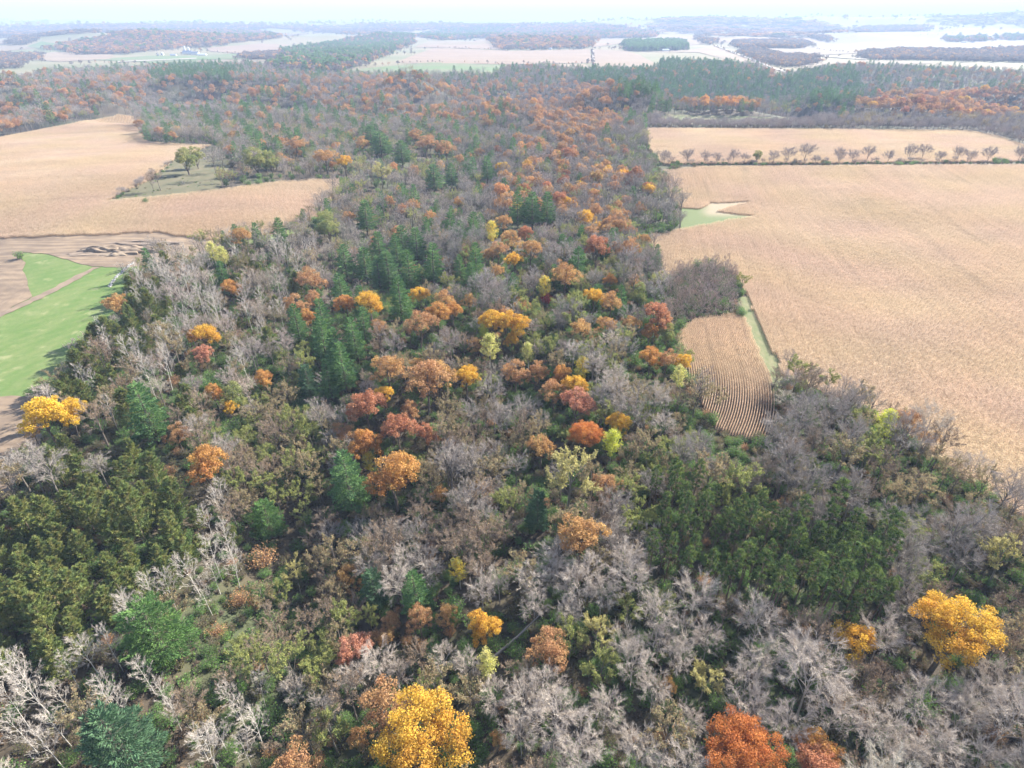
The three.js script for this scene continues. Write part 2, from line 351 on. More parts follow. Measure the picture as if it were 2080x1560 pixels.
// corn: tufts of dry stalks in rows, set out in small plots that keep to the fields
function cornTuft(nRows, len, perRow, blades, seed, spread = 1) {
  rnd = mulberry(seed);
  const m = new MB(), rowGap = 0.76;
  for (let r = 0; r < nRows; r++) for (let k = 0; k < perRow; k++) {
    const x = (r - (nRows - 1) / 2) * rowGap + rr(-0.06, 0.06), z = ((k + rnd()) / perRow - 0.5) * len, h = rr(1.7, 2.35), c = vary(blend([0.61, 0.465, 0.33], [0.49, 0.362, 0.25], rnd()), 0.24);
    m.spike([x, 0, z], [rr(-0.06, 0.06), 1, rr(-0.06, 0.06)], h, 0.035, c);
    for (let b = 0; b < blades; b++) {
      const a = rnd() * 6.283, y = h * rr(0.35, 0.92), l = rr(0.4, 0.75) * spread, w = rr(0.05, 0.09), dx = Math.cos(a), dz = Math.sin(a), cc = vary(c, 0.25);
      m.tri([x - dz * w, y, z + dx * w], [x + dz * w, y, z - dx * w], [x + dx * l, y + rr(-0.45, 0.25), z + dz * l], cc);
    }
    m.spike([x, h * 0.9, z], [rr(-0.4, 0.4), 1, rr(-0.4, 0.4)], 0.4, 0.05, vary([0.58, 0.47, 0.33], 0.2));
  }
  return m.geometry();
}
const tuftBig = [cornTuft(4, 3.04, 13, 5, 101), cornTuft(4, 3.04, 13, 5, 102)], tuftSmall = [cornTuft(2, 1.52, 7, 5, 103)], tuftRow = [cornTuft(1, 1.52, 14, 5, 104, 0.28)];
function plantCorn(poly, turn, label, rowsOnly = false, gaps = []) {
  const cs = Math.cos(turn), sn = Math.sin(turn), step = rowsOnly ? 1.52 : 3.04, put = [[], [], [], []];
  let b = [1e9, -1e9, 1e9, -1e9];
  for (const [x, f] of poly) { const u = x * cs - f * sn, v = x * sn + f * cs; b = [Math.min(b[0], u), Math.max(b[1], u), Math.min(b[2], v), Math.max(b[3], v)]; }
  const world = (u, v) => [u * cs + v * sn, -u * sn + v * cs];
  const ok = (u, v) => { const [x, f] = world(u, v); return within(poly, x, f) && !gaps.some((g) => (g.line ? segDist(x, f, g.line[0], g.line[1]) < g.wide : Math.hypot((x - g[0]) / g[2], (f - g[1]) / g[3]) < 1 + 0.35 * noiseA(x, f))); };
  const q = new THREE.Quaternion(), e = new THREE.Euler(), s = new THREE.Vector3(), p = new THREE.Vector3();
  const place = (list, u, v, flip, veer = 0) => {
    const [x, f] = world(u, v), [px, , zc] = project(x, 0, f);
    if (zc < 1 || px < -260 || px > 2340) return;
    q.setFromEuler(e.set(0, -turn - veer + (flip ? Math.PI : 0), 0));
    list.push(new THREE.Matrix4().compose(p.set(x, height(x, f) + 0.1, -f), q, s.set(1, rr(0.9, 1.08), 1)));
  };
  if (rowsOnly) {
    const vm = lerp(b[2], b[3], 0.55);             // the rows bend round towards both ends
    for (let u = b[0] - 14; u < b[1]; u += 0.86) for (let v = b[2]; v < b[3]; v += 1.52) { const w = u + 0.0042 * (v - vm) ** 2; if (ok(w, v)) place(put[3], w, v, rnd() < 0.5, Math.atan(0.0084 * (v - vm))); }
  } else for (let u = b[0] - 3; u < b[1] + 3; u += step) for (let v = b[2] - 3; v < b[3] + 3; v += step) {
    const h = 1.5;
    if (ok(u - h, v - h) && ok(u + h, v - h) && ok(u - h, v + h) && ok(u + h, v + h) && ok(u, v)) place(put[rnd() < 0.5 ? 0 : 1], u, v, rnd() < 0.5);
    else for (const i of [-0.76, 0.76]) for (const j of [-0.76, 0.76]) if (ok(u + i, v + j)) place(put[2], u + i, v + j, rnd() < 0.5);
  }
  const crop = new THREE.Group();
  crop.name = numbered('corn_crop');
  [tuftBig[0], tuftBig[1], tuftSmall[0], tuftRow[0]].forEach((g, k) => {
    if (!put[k].length) return;
    const o = new THREE.InstancedMesh(g, M.leaf, put[k].length), c = new THREE.Color();
    put[k].forEach((m4, i) => {
      o.setMatrixAt(i, m4);
      const x = m4.elements[12], f = -m4.elements[14], u = x * cs - f * sn, w = x * sn + f * cs, t = 1 + 0.05 * noiseB(x / 90, f / 40) + 0.06 * noiseA(u / 5, w / 120) + 0.04 * noiseA(x / 12, f / 9) - (noiseC(u / 9 + 40, w / 400) > 0.78 ? 0.1 : 0);
      o.setColorAt(i, c.setRGB(t, t * (1 + 0.03 * noiseC(x / 90, f / 90)), t * (1 + 0.06 * noiseC(x / 80, f / 80))));
    });
    o.name = 'stalks';
    o.castShadow = o.receiveShadow = true;
    o.userData.kind = 'stuff';
    crop.add(o);
  });
  scene.add(tag(crop, label, 'corn', null, 'stuff'));
  return put.map((l) => l.length);
}
{
  const a = hit(1520, 650), b = hit(1574, 790), turn = Math.atan2(b[0] - a[0], b[1] - a[1]);
  const bare = [[1730, 822, 1.5, 2], [1757, 843, 3.5, 1.6], [1797, 860, 3.2, 1.5], [1900, 925, 3, 1.3], [1950, 955, 3.5, 1], [1640, 600, 1.5, 1]].map(([x, y, w, d]) => [...hit(x, y), w, d]);
  plantCorn(bigCorn, turn, 'ripe tan corn standing over the large hillside field', false, bare);
  plantCorn(leftCorn, 1.3, 'ripe tan corn standing over the hill field beyond the dirt yard');
  plantCorn(upperCorn, 1.5, 'ripe tan corn standing in the narrow field behind the tree row');
  plantCorn(smallCorn, turn, 'ripe tan corn in clear rows in the small patch', true);
}

// ---------------------------------------------------------------- trees: each maker returns { trunk, crown, W, H } in metres, foot at the origin
const bezier = (a, b, c, t) => [0, 1, 2].map((i) => (1 - t) * (1 - t) * a[i] + 2 * t * (1 - t) * b[i] + t * t * c[i]);
// limbs from a trunk out to the edge of the crown, with branches, twigs and perhaps a few leaves
function makeBare(seed, o) {
  rnd = mulberry(seed);
  const { H, W, fork = 0.3, limbs = 7, girth = 0.017, q = 1, bark, twig, twigW = 0.012, leaves = 0, leafC = [], leafS = 0.28, upright = 0.35, leader = false, low = 0.35, spread = 0.8, dense = 6, fuzz = 1 } = o;
  const T = new MB(), C = new MB(), R0 = girth * H, lean = [rr(-0.05, 0.05) * H, 0, rr(-0.05, 0.05) * H];
  const top = [lean[0], H * (leader ? 0.96 : 0.7), lean[2]], bend = [lean[0] * 0.2 + rr(-0.3, 0.3), H * 0.35, lean[2] * 0.2 + rr(-0.3, 0.3)];
  const trunkAt = (t) => bezier([0, 0, 0], bend, top, t), seg = leader ? 7 : 4, tp = [], tr = [];
  for (let i = 0; i <= seg; i++) { tp.push(trunkAt(i / seg)); tr.push(R0 * lerp(1.15, leader ? 0.08 : 0.3, Math.pow(i / seg, 0.8))); }
  T.tube(tp, tr, 6, bark);
  const fat = q < 1 ? 2.4 : 1;
  const twigs = (a, b, d, n, len) => {             // fine twigs all along A-B, running on outward
    for (let k = 0; k < n; k++) {
      const p = add(a, add(b, a, -1), lerp(0.15, 1, rnd())), e = norm(add(add(d, ball(), 0.68), [0, 1, 0], upright * 0.35)), l = len * rr(0.6, 1.35);
      C.spike(p, e, l, twigW * rr(0.7, 1.3) * fat, vary(twig, 0.24));
      if (rnd() < 0.55) { const m = add(p, e, l * rr(0.2, 0.6)); C.spike(m, norm(add(e, ball(), 0.55)), l * 0.65, twigW * 0.75 * fat, vary(twig, 0.24)); }
      for (let f = 0; f < leaves; f++) if (rnd() < 0.5) C.leaf(add(p, e, l * rnd() * 1.1), ball(), leafS * rr(0.7, 1.3) * (q < 1 ? 1.5 : 1), vary(leafC[Math.floor(rnd() * leafC.length)], 0.2));
    }
  };
  const n = limbs + (leader ? 6 : 0);
  for (let i = 0; i < n; i++) {
    const az = i * 2.4 + rr(-0.4, 0.4), t0 = leader ? lerp(fork, 0.93, (i + rnd()) / n) : lerp(1, fork / 0.7, clamp((i + rnd() - 0.5) / n, 0, 1)), s = trunkAt(t0), k = (i + 0.5) / n;
    const el = leader ? 0 : lerp(1.4, 0.12, Math.sqrt(k)), out = leader ? W * 0.5 * Math.sin(Math.PI * clamp(lerp(0.45, 0.98, t0), 0, 1)) * rr(0.8, 1.1) + 0.3 : W * 0.5 * Math.cos(el) * rr(0.6, 1.06);
    const e = leader ? [s[0] + Math.cos(az) * out, Math.min(H, s[1] + out * rr(0.9, 1.5)), s[2] + Math.sin(az) * out] : [lean[0] + Math.cos(az) * out, H * lerp(0.66, 0.66 + 0.34 * Math.sin(el), 1) * rr(0.88, 1.02), lean[2] + Math.sin(az) * out];
    const c = [lerp(s[0], e[0], leader ? 0.55 : 0.42), lerp(s[1], e[1], leader ? 0.3 : 0.58), lerp(s[2], e[2], leader ? 0.55 : 0.42)];
    const at = (t) => bezier(s, c, e, t), pts = [0, 0.25, 0.5, 0.75, 1].map(at), r0 = R0 * (leader ? 0.28 : rr(0.34, 0.5));
    T.tube(pts, [1, 0.7, 0.45, 0.26, 0.1].map((v) => Math.max(0.016, v * r0)), 4, bark);
    const dir = (t) => norm(add(at(Math.min(1, t + 0.06)), at(t - 0.06), -1));
    const L = Math.hypot(e[0] - s[0], e[1] - s[1], e[2] - s[2]), nb = Math.max(3, Math.round((leader ? 4 : dense) * Math.min(1.3, L / (0.45 * H))));
    for (let j = 0; j < nb; j++) {
      const t = lerp(low, 1, (j + rnd() * 0.9) / nb), p = at(t), d = norm(add(add(dir(t), ball(), spread), [0, 1, 0], upright * 0.3)), l = W * rr(0.15, 0.28) * (1.25 - 0.55 * t);
      const m = add(add(p, d, l * 0.5), ball(), l * 0.08), z = add(add(p, d, l), [0, 1, 0], l * upright * 0.4);
      T.tube([p, m, z], [Math.max(0.02, r0 * 0.28), Math.max(0.016, r0 * 0.18), 0.012], 3, blend(bark, twig, 0.4));
      const ns = Math.round(4 * Math.sqrt(q)) + 1;
      for (let h = 0; h < ns; h++) {
        const u = lerp(0.2, 1, (h + rnd()) / ns), a = bezier(p, m, z, u), dd = norm(add(add(d, ball(), 0.62), [0, 1, 0], upright * 0.3)), ll = l * rr(0.4, 0.7), b = add(a, dd, ll);
        C.spike(a, dd, ll * 1.1, Math.max(0.014, r0 * 0.07), blend(bark, twig, 0.6));
        twigs(a, b, dd, Math.round(15 * q * fuzz), W * 0.075);
      }
      twigs(p, z, d, Math.round(12 * q * fuzz), W * 0.075);
    }
  }
  return { trunk: T.geometry(), crown: C.geometry(), W, H };
}
// a broad crown: a few great masses on spreading limbs, each of many leafy billows
function makeLeafy(seed, o) {
  rnd = mulberry(seed);
  const { H, W, colors, bark = [0.12, 0.095, 0.075], masses = 7, lobes = 11, per = 105, size = 0.27, base = 0.36, gap = 0.1, q = 1, dome = 0 } = o;
  const T = new MB(), C = new MB(), cy = H * (base + 1) / 2, ry = (H * (1 - base)) / 2, R0 = H * 0.02, fork = [rr(-0.3, 0.3), H * (base + 0.02), rr(-0.3, 0.3)];
  T.tube([[0, 0, 0], [rr(-0.2, 0.2), H * 0.2, rr(-0.2, 0.2)], fork, [rr(-0.3, 0.3), H * 0.78, rr(-0.3, 0.3)]], [R0 * 1.2, R0, R0 * 0.7, R0 * 0.15], 6, bark);
  for (let i = 0; i < masses; i++) {
    const a = i * 2.39996 + rr(-0.35, 0.35), out = i === 0 ? W * rr(0, 0.08) : W * rr(0.2, 0.31), big = W * (i === 0 ? rr(0.25, 0.31) : rr(0.17, 0.25)) * (1 + 0.15 * dome), y = i === 0 ? H - big * 1.02 : cy + ry * (dome ? rr(-0.1, 0.3) : rr(-0.45, 0.38)), c = [Math.cos(a) * out, Math.min(y, H - big), Math.sin(a) * out];
    T.tube([fork, [c[0] * 0.55, lerp(fork[1], c[1], 0.5), c[2] * 0.55], c], [R0 * 0.5, R0 * 0.3, R0 * 0.1], 4, bark);
    const tone = colors[Math.floor(rnd() * colors.length)];
    for (let l = 0; l < lobes; l++) {
      if (rnd() < gap) continue;
      const u = 1 - (1.55 * (l + 0.5)) / lobes, s = Math.sqrt(Math.max(0, 1 - u * u)), b = l * 2.39996 + rr(-0.4, 0.4), d = [s * Math.cos(b), u, s * Math.sin(b)], k = rr(0.62, 0.92), lc = [c[0] + d[0] * big * k, c[1] + d[1] * big * k * 0.85, c[2] + d[2] * big * k], lr = big * rr(0.34, 0.5), light = 1 + rr(-0.13, 0.13), mix = blend(tone, colors[Math.floor(rnd() * colors.length)], 0.5), n = Math.round(per * q * (lr / (0.09 * W)) ** 2);
      if (l % 3 === 0) T.tube([c, lc], [R0 * 0.1, 0.015], 3, bark);
      for (let m = 0; m < n; m++) {
        const e = norm(add(ball(), norm(add(d, [0, 0.4, 0])), 0.45)), r = lr * Math.pow(rnd(), 0.35) * (1 + 0.3 * noiseA(e[0] * 2 + l * 3, e[1] * 2 + e[2] * 2 + i));
        C.leaf([lc[0] + e[0] * r, lc[1] + e[1] * r * 0.8, lc[2] + e[2] * r], norm(add(e, ball(), 0.9)), size * rr(0.65, 1.35) * (q < 1 ? 1 / Math.sqrt(q) : 1), vary([mix[0] * light, mix[1] * light, mix[2] * light], 0.2), 1.25);
      }
    }
  }
  return { trunk: T.geometry(), crown: C.geometry(), W, H };
}
// a narrow, airy crown of small leaves on a slender stem
function makeAiry(seed, o) {
  rnd = mulberry(seed);
  const { H, W, colors, bark = [0.35, 0.33, 0.29], n = 2600, size = 0.26, base = 0.35, q = 1 } = o;
  const T = new MB(), C = new MB(), R0 = H * 0.011;
  T.tube([[0, 0, 0], [rr(-0.2, 0.2), H * 0.35, rr(-0.2, 0.2)], [rr(-0.3, 0.3), H * 0.7, rr(-0.3, 0.3)], [0, H * 0.97, 0]], [R0 * 1.2, R0, R0 * 0.6, R0 * 0.15], 5, bark);
  const nb = 26;
  for (let i = 0; i < nb; i++) {
    const t = (i + rnd()) / nb, y = H * lerp(base * 0.9, 0.9, t), out = W * 0.5 * Math.sin(Math.PI * lerp(0.22, 0.93, t)) * rr(0.75, 1.15), a = i * 2.4 + rr(-0.3, 0.3), s = [0, y, 0], e = [Math.cos(a) * out, y + out * rr(0.5, 1), Math.sin(a) * out];
    T.tube([s, [e[0] * 0.5, lerp(y, e[1], 0.4), e[2] * 0.5], e], [R0 * 0.35, R0 * 0.22, 0.012], 3, bark);
    const m = Math.round((n * q) / nb), tone = colors[Math.floor(rnd() * colors.length)];
    for (let k = 0; k < m; k++) {
      const u = Math.pow(rnd(), 0.6), p = add(add(s, [e[0], e[1] - y, e[2]], u), ball(), W * 0.13 * (0.4 + u) * Math.cbrt(rnd()));
      C.leaf(p, ball(), size * rr(0.7, 1.3) * (q < 1 ? 1 / Math.sqrt(q) : 1), vary(tone, 0.2));
    }
    for (let k = 0; k < 14; k++) { const p = add(s, [e[0], e[1] - y, e[2]], rnd()); C.spike(p, norm(add([Math.cos(a), 0.7, Math.sin(a)], ball(), 0.8)), rr(0.5, 1.1), 0.022, bark); }
  }
  return { trunk: T.geometry(), crown: C.geometry(), W, H };
}
// tiers of feathery boughs
function makePine(seed, o) {
  rnd = mulberry(seed);
  const { H, W, colors, bark = [0.11, 0.085, 0.07], tiers = 17, base = 0.18, size = 0.62, blunt = 0.55, droop = 0.12, q = 1, per = 8, thin = 1, fine = 1 } = o;
  const T = new MB(), C = new MB(), R0 = H * 0.014;
  T.tube([[0, 0, 0], [rr(-0.1, 0.1), H * 0.5, rr(-0.1, 0.1)], [0, H * 0.99, 0]], [R0 * 1.2, R0 * 0.7, R0 * 0.08], 6, bark);
  for (let i = 0; i < tiers; i++) {
    const t = (i + 0.3 * rnd()) / tiers, y = H * lerp(base, 0.97, t), reach = W * 0.5 * Math.pow(1 - t, blunt) * (t < 0.15 ? lerp(0.7, 1, t / 0.15) : 1) + 0.25, nb = Math.max(4, Math.round(per * (1 - 0.35 * t)));
    for (let j = 0; j < nb; j++) {
      const a = (j / nb) * 6.283 + i * 1.1 + rr(-0.35, 0.35), l = reach * rr(0.62, 1.14), rise = lerp(-droop, 0.55, t * t) + rr(-0.08, 0.1), d = norm([Math.cos(a), rise, Math.sin(a)]), s = [0, y, 0], tone = vary(colors[Math.floor(rnd() * colors.length)], 0.14);
      T.tube([s, add(add(s, d, l * 0.5), [0, -1, 0], l * 0.04), add(add(s, d, l), [0, 1, 0], l * 0.06)], [R0 * 0.25 * (1 - t) + 0.02, R0 * 0.14 * (1 - t) + 0.015, 0.012], 3, bark);
      const side = norm(cross(d, [0, 1, 0])), m = Math.round((10 + l * 17 * thin) * q * fine);
      for (let k = 0; k < m; k++) {
        const u = lerp(0.18, 1.04, Math.pow(rnd(), 0.75)), w = (rnd() - 0.5) * l * 0.55 * Math.sin(Math.PI * clamp(u * 0.92, 0, 1));
        const p = add(add(add(s, d, l * u), side, w), [0, 1, 0], l * 0.06 * u * u + rr(-0.12, 0.16) + (rnd() < 0.3 ? -0.15 : 0)), e = norm(add(add(add(d, side, w / (l * 0.3)), ball(), 0.5), [0, 1, 0], 0.35));
        C.spike(p, e, size * rr(0.7, 1.3) * (q < 1 ? 1.4 : 1), 0.12 * size / 0.62 * rr(0.8, 1.4) * (q < 1 ? 1.6 : 1), vary(tone, 0.18));
      }
    }
  }
  for (let k = 0; k < 20 * q; k++) C.spike([0, H * rr(0.9, 0.98), 0], norm(add(ball(), [0, 1, 0], 0.9)), 0.7, 0.12, vary(colors[0], 0.15));
  return { trunk: T.geometry(), crown: C.geometry(), W, H };
}
// a tall bare pole with round tufts at the top
function makeRedPine(seed, o) {
  rnd = mulberry(seed);
  const { H, W, colors, bark = [0.14, 0.095, 0.075], base = 0.58, q = 1 } = o;
  const T = new MB(), C = new MB(), R0 = H * 0.0085;
  T.tube([[0, 0, 0], [rr(-0.2, 0.2), H * 0.5, rr(-0.2, 0.2)], [rr(-0.2, 0.2), H * 0.97, rr(-0.2, 0.2)]], [R0 * 1.2, R0 * 0.85, R0 * 0.2], 5, bark);
  for (let i = 0; i < 10; i++) { const a = rnd() * 6.283, y = H * rr(0.25, base), l = rr(0.7, 1.5); C.spike([0, y, 0], norm([Math.cos(a), -0.1, Math.sin(a)]), l, 0.03, [0.16, 0.13, 0.11]); }
  const tufts = 34;
  for (let i = 0; i < tufts; i++) {
    const t = (i + rnd()) / tufts, y = H * lerp(base, 0.98, t), out = W * 0.5 * Math.pow(Math.sin(Math.PI * lerp(0.2, 0.97, t)), 0.7) * rr(0.45, 1.05), a = i * 2.4, c = [Math.cos(a) * out, y + out * 0.3, Math.sin(a) * out], tone = vary(colors[Math.floor(rnd() * colors.length)], 0.15);
    T.tube([[0, y - 0.2, 0], c], [0.04, 0.02], 3, bark);
    for (let k = 0; k < 60 * q; k++) { const d = norm(add(ball(), [0, 1, 0], 0.4)); C.spike(add(c, d, 0.3 * rnd()), d, rr(0.35, 0.65), 0.06 * (q < 1 ? 1.6 : 1), vary(tone, 0.2)); }
  }
  return { trunk: T.geometry(), crown: C.geometry(), W, H };
}
// a dense olive cedar of upswept sprays
function makeCedar(seed, o) {
  rnd = mulberry(seed);
  const { H, W, colors, bark = [0.16, 0.11, 0.08], n = 7000, q = 1 } = o;
  const T = new MB(), C = new MB();
  T.tube([[0, 0, 0], [0, H * 0.5, 0], [0, H * 0.95, 0]], [H * 0.018, H * 0.012, 0.02], 5, bark);
  const sprays = Array.from({ length: 70 }, (_, i) => { const t = Math.pow((i + rnd()) / 70, 0.85), a = i * 2.4 + rr(-0.5, 0.5), y = H * lerp(0.04, 0.9, t), r = W * 0.5 * Math.pow(1 - t, 0.5) * (t < 0.12 ? 0.75 + 2 * t : 1) * rr(0.6, 1.12); return [a, y, r, vary(colors[Math.floor(rnd() * colors.length)], 0.17)]; });
  for (const [a, y, r, tone] of sprays) {           // each bough climbs outward to a pointed tip
    const tip = [Math.cos(a) * r, y + r * rr(0.35, 0.75) + 0.3, Math.sin(a) * r], root = [0, y - 0.2, 0], wide = 0.22 + r * 0.3;
    for (let k = 0; k < (n * q) / 70; k++) {
      const u = lerp(0.15, 1, Math.pow(rnd(), 0.6)), p = add(add(root, add(tip, root, -1), u), ball(), wide * (1.08 - u) * Math.cbrt(rnd())), d = norm(add(add(ball(), norm([Math.cos(a), 0.55, Math.sin(a)]), 1.1), [0, 1, 0], 0.45));
      C.spike(p, d, rr(0.3, 0.7), 0.075 * (q < 1 ? 1.8 : 1), vary(tone, 0.22));
    }
  }
  for (let k = 0; k < 60 * q; k++) C.spike([rr(-0.3, 0.3), H * rr(0.86, 0.97), rr(-0.3, 0.3)], norm([rr(-0.35, 0.35), 1, rr(-0.35, 0.35)]), rr(0.4, 0.9), 0.09, vary(colors[0], 0.2));
  return { trunk: T.geometry(), crown: C.geometry(), W, H };
}
// many thin stems from the ground, with or without leaves
function makeShrub(seed, o) {
  rnd = mulberry(seed);
  const { H, W, colors, twig = [0.2, 0.17, 0.15], n = 1300, size = 0.24, stems = 26, q = 1 } = o;
  const T = new MB(), C = new MB();
  for (let i = 0; i < stems; i++) {
    const a = i * 2.4, r = W * 0.5 * Math.sqrt((i + 0.5) / stems) * rr(0.8, 1.1), e = [Math.cos(a) * r, H * rr(0.7, 1) * Math.sqrt(Math.max(0.1, 1 - 0.6 * (r / (W * 0.5)) ** 2)), Math.sin(a) * r], m = [e[0] * 0.4, e[1] * 0.55, e[2] * 0.4];
    T.tube([[e[0] * 0.1, 0, e[2] * 0.1], m, e], [0.045, 0.03, 0.012], 3, twig);
    for (let k = 0; k < 26 * Math.sqrt(q); k++) { const u = rr(0.35, 1), p = bezier([e[0] * 0.1, 0, e[2] * 0.1], m, e, u); C.spike(p, norm(add(add(ball(), e, 0.25 / H), [0, 1, 0], 0.5)), rr(0.4, 1), 0.018 * (q < 1 ? 2.3 : 1), vary(twig, 0.25)); }
    for (let k = 0; k < (n * q) / stems; k++) { const u = rr(0.3, 1.05), p = add(bezier([e[0] * 0.1, 0, e[2] * 0.1], m, e, u), ball(), W * 0.14 * Math.cbrt(rnd())); C.leaf(p, norm(add(ball(), [0, 1, 0], 0.4)), size * rr(0.7, 1.3) * (q < 1 ? 1 / Math.sqrt(q) : 1), vary(colors[Math.floor(rnd() * colors.length)], 0.22)); }
  }
  return { trunk: T.geometry(), crown: C.geometry(), W, H };
}

// ---------------------------------------------------------------- the kinds of plant: [object name, category, words for the look, leaf material, makers (full and far)]
const K = {
  orange: [[0.50, 0.26, 0.075], [0.53, 0.31, 0.09], [0.45, 0.21, 0.065]], rust: [[0.42, 0.235, 0.11], [0.46, 0.285, 0.13], [0.38, 0.205, 0.10]], red: [[0.42, 0.19, 0.10], [0.38, 0.165, 0.09], [0.45, 0.23, 0.115]], goldYellow: [[0.66, 0.44, 0.04], [0.62, 0.38, 0.035], [0.68, 0.48, 0.06]],
  gold: [[0.60, 0.36, 0.045], [0.55, 0.30, 0.045], [0.63, 0.42, 0.06]], tanoak: [[0.45, 0.27, 0.11], [0.40, 0.22, 0.09], [0.50, 0.32, 0.12]], yellow: [[0.66, 0.52, 0.07], [0.62, 0.46, 0.06], [0.6, 0.54, 0.12]],
  pale: [[0.55, 0.54, 0.17], [0.6, 0.56, 0.2], [0.47, 0.48, 0.15]], lime: [[0.5, 0.55, 0.08], [0.56, 0.58, 0.09]], olive: [[0.27, 0.28, 0.095], [0.33, 0.32, 0.11], [0.21, 0.25, 0.085]], pinkish: [[0.5, 0.25, 0.16], [0.46, 0.215, 0.13]],
  pine: [[0.12, 0.23, 0.08], [0.085, 0.18, 0.07], [0.15, 0.265, 0.085]], bluepine: [[0.085, 0.165, 0.085], [0.1, 0.185, 0.09], [0.075, 0.145, 0.075]], brightpine: [[0.10, 0.20, 0.055], [0.085, 0.17, 0.05], [0.125, 0.225, 0.06]],
  redpine: [[0.095, 0.15, 0.042], [0.14, 0.19, 0.048], [0.065, 0.11, 0.036]], cedar: [[0.20, 0.245, 0.075], [0.25, 0.275, 0.08], [0.15, 0.205, 0.07], [0.225, 0.225, 0.075]], green: [[0.12, 0.24, 0.055], [0.165, 0.285, 0.065], [0.085, 0.18, 0.045]],
  brown: [[0.25, 0.17, 0.10], [0.2, 0.14, 0.085], [0.3, 0.2, 0.11]], crimson: [[0.42, 0.05, 0.05], [0.36, 0.04, 0.05]],
};
const KINDS = {};
function kind(key, name, category, look, mat, variants, make, crownAt = 0.66) {
  KINDS[key] = { key, name, category, look, mat, variants, make, crownAt, full: [], far: [], ratio: 1 };
}
const oak = (cols, extra = {}) => (s, q) => makeLeafy(s, { H: 16, W: 11.5, colors: cols, q, ...extra });
kind('bareGrey', 'bare_tree', 'bare tree', 'grey leafless tree with fine twigs', 'bark', 6, (s, q) => makeBare(s, { H: 17, W: 9.5, limbs: 12, q, spread: 0.95, dense: 7, upright: 0.28, bark: [0.18, 0.16, 0.14], twig: [0.34, 0.30, 0.265], fork: 0.32 }));
kind('bareBrown', 'bare_tree', 'bare tree', 'brownish leafless tree with fine twigs', 'bark', 5, (s, q) => makeBare(s, { H: 15, W: 8.5, limbs: 10, q, bark: [0.13, 0.108, 0.09], twig: [0.29, 0.235, 0.185], leaves: 1, leafC: K.brown, leafS: 0.16 }));
kind('bareWhite', 'bare_tree', 'bare tree', 'pale grey leafless tree with spreading limbs', 'bark', 5, (s, q) => makeBare(s, { H: 18, W: 11, limbs: 14, q, spread: 1.05, dense: 8, upright: 0.2, bark: [0.34, 0.31, 0.275], twig: [0.47, 0.41, 0.35], twigW: 0.0125, fork: 0.3, girth: 0.010 }));
kind('birch', 'birch_tree', 'birch tree', 'slender leafless birch with white trunk', 'bark', 5, (s, q) => makeBare(s, { H: 17, W: 6, limbs: 12, fuzz: 0.5, q, leader: true, fork: 0.42, girth: 0.0075, bark: [0.52, 0.49, 0.44], twig: [0.46, 0.41, 0.36], upright: 0.55, twigW: 0.012 }), 0.72);
kind('tan', 'leafy_tree', 'tree', 'thin-leaved tan tree', 'leaf', 4, (s, q) => makeBare(s, { H: 14.5, W: 8.5, limbs: 8, q, bark: [0.16, 0.135, 0.11], twig: [0.24, 0.2, 0.16], leaves: 2, leafC: [[0.34, 0.29, 0.15], [0.38, 0.31, 0.17], [0.27, 0.26, 0.13], [0.34, 0.23, 0.12]], leafS: 0.22 }));
kind('olive', 'leafy_tree', 'tree', 'thin-leaved olive green tree', 'leaf', 4, (s, q) => makeBare(s, { H: 13.5, W: 8.2, limbs: 8, q, bark: [0.15, 0.135, 0.105], twig: [0.22, 0.2, 0.14], leaves: 4, leafC: [[0.30, 0.33, 0.095], [0.38, 0.38, 0.12], [0.22, 0.28, 0.08]], leafS: 0.2 }));
kind('sparseYellow', 'leafy_tree', 'tree', 'pale yellow tree with thinning leaves', 'leaf', 2, (s, q) => makeBare(s, { H: 15, W: 9, limbs: 8, q, bark: [0.2, 0.18, 0.15], twig: [0.3, 0.27, 0.2], leaves: 5, leafC: [[0.5, 0.45, 0.17], [0.42, 0.37, 0.15], [0.52, 0.49, 0.19]], leafS: 0.2 }));
kind('oakOrange', 'oak_tree', 'oak tree', 'orange leafed oak', 'leaf', 4, oak(K.orange));
kind('oakRust', 'oak_tree', 'oak tree', 'rusty brown oak', 'leaf', 5, oak(K.rust, { gap: 0.24, per: 84 }));
kind('oakRed', 'oak_tree', 'oak tree', 'dull red oak', 'leaf', 3, oak(K.red));
kind('oakGold', 'oak_tree', 'oak tree', 'golden yellow oak', 'leaf', 4, oak(K.gold));
kind('oakGoldBig', 'oak_tree', 'oak tree', 'golden yellow oak', 'leaf', 2, oak(K.gold, { per: 230, size: 0.165, masses: 10, gap: 0.22 }));
kind('hedgeTree', 'bare_tree', 'bare tree', 'low bushy grey leafless tree', 'bark', 4, (s, q) => makeBare(s, { H: 10, W: 8.5, limbs: 12, q, bark: [0.15, 0.13, 0.12], twig: [0.37, 0.32, 0.29], fork: 0.12, girth: 0.014, twigW: 0.02, low: 0.25 }), 0.6);
kind('oakYellow', 'oak_tree', 'oak tree', 'bright yellow tree', 'leaf', 2, oak(K.goldYellow, { gap: 0.15 }));
kind('oakTan', 'oak_tree', 'oak tree', 'tan and gold oak', 'leaf', 4, oak(K.tanoak, { gap: 0.34, per: 78 }));
kind('oakPink', 'oak_tree', 'oak tree', 'salmon red oak', 'leaf', 2, oak(K.pinkish, { gap: 0.2 }));
kind('oakOlive', 'oak_tree', 'oak tree', 'olive green oak', 'leaf', 2, oak(K.olive, { base: 0.1, masses: 9 }));
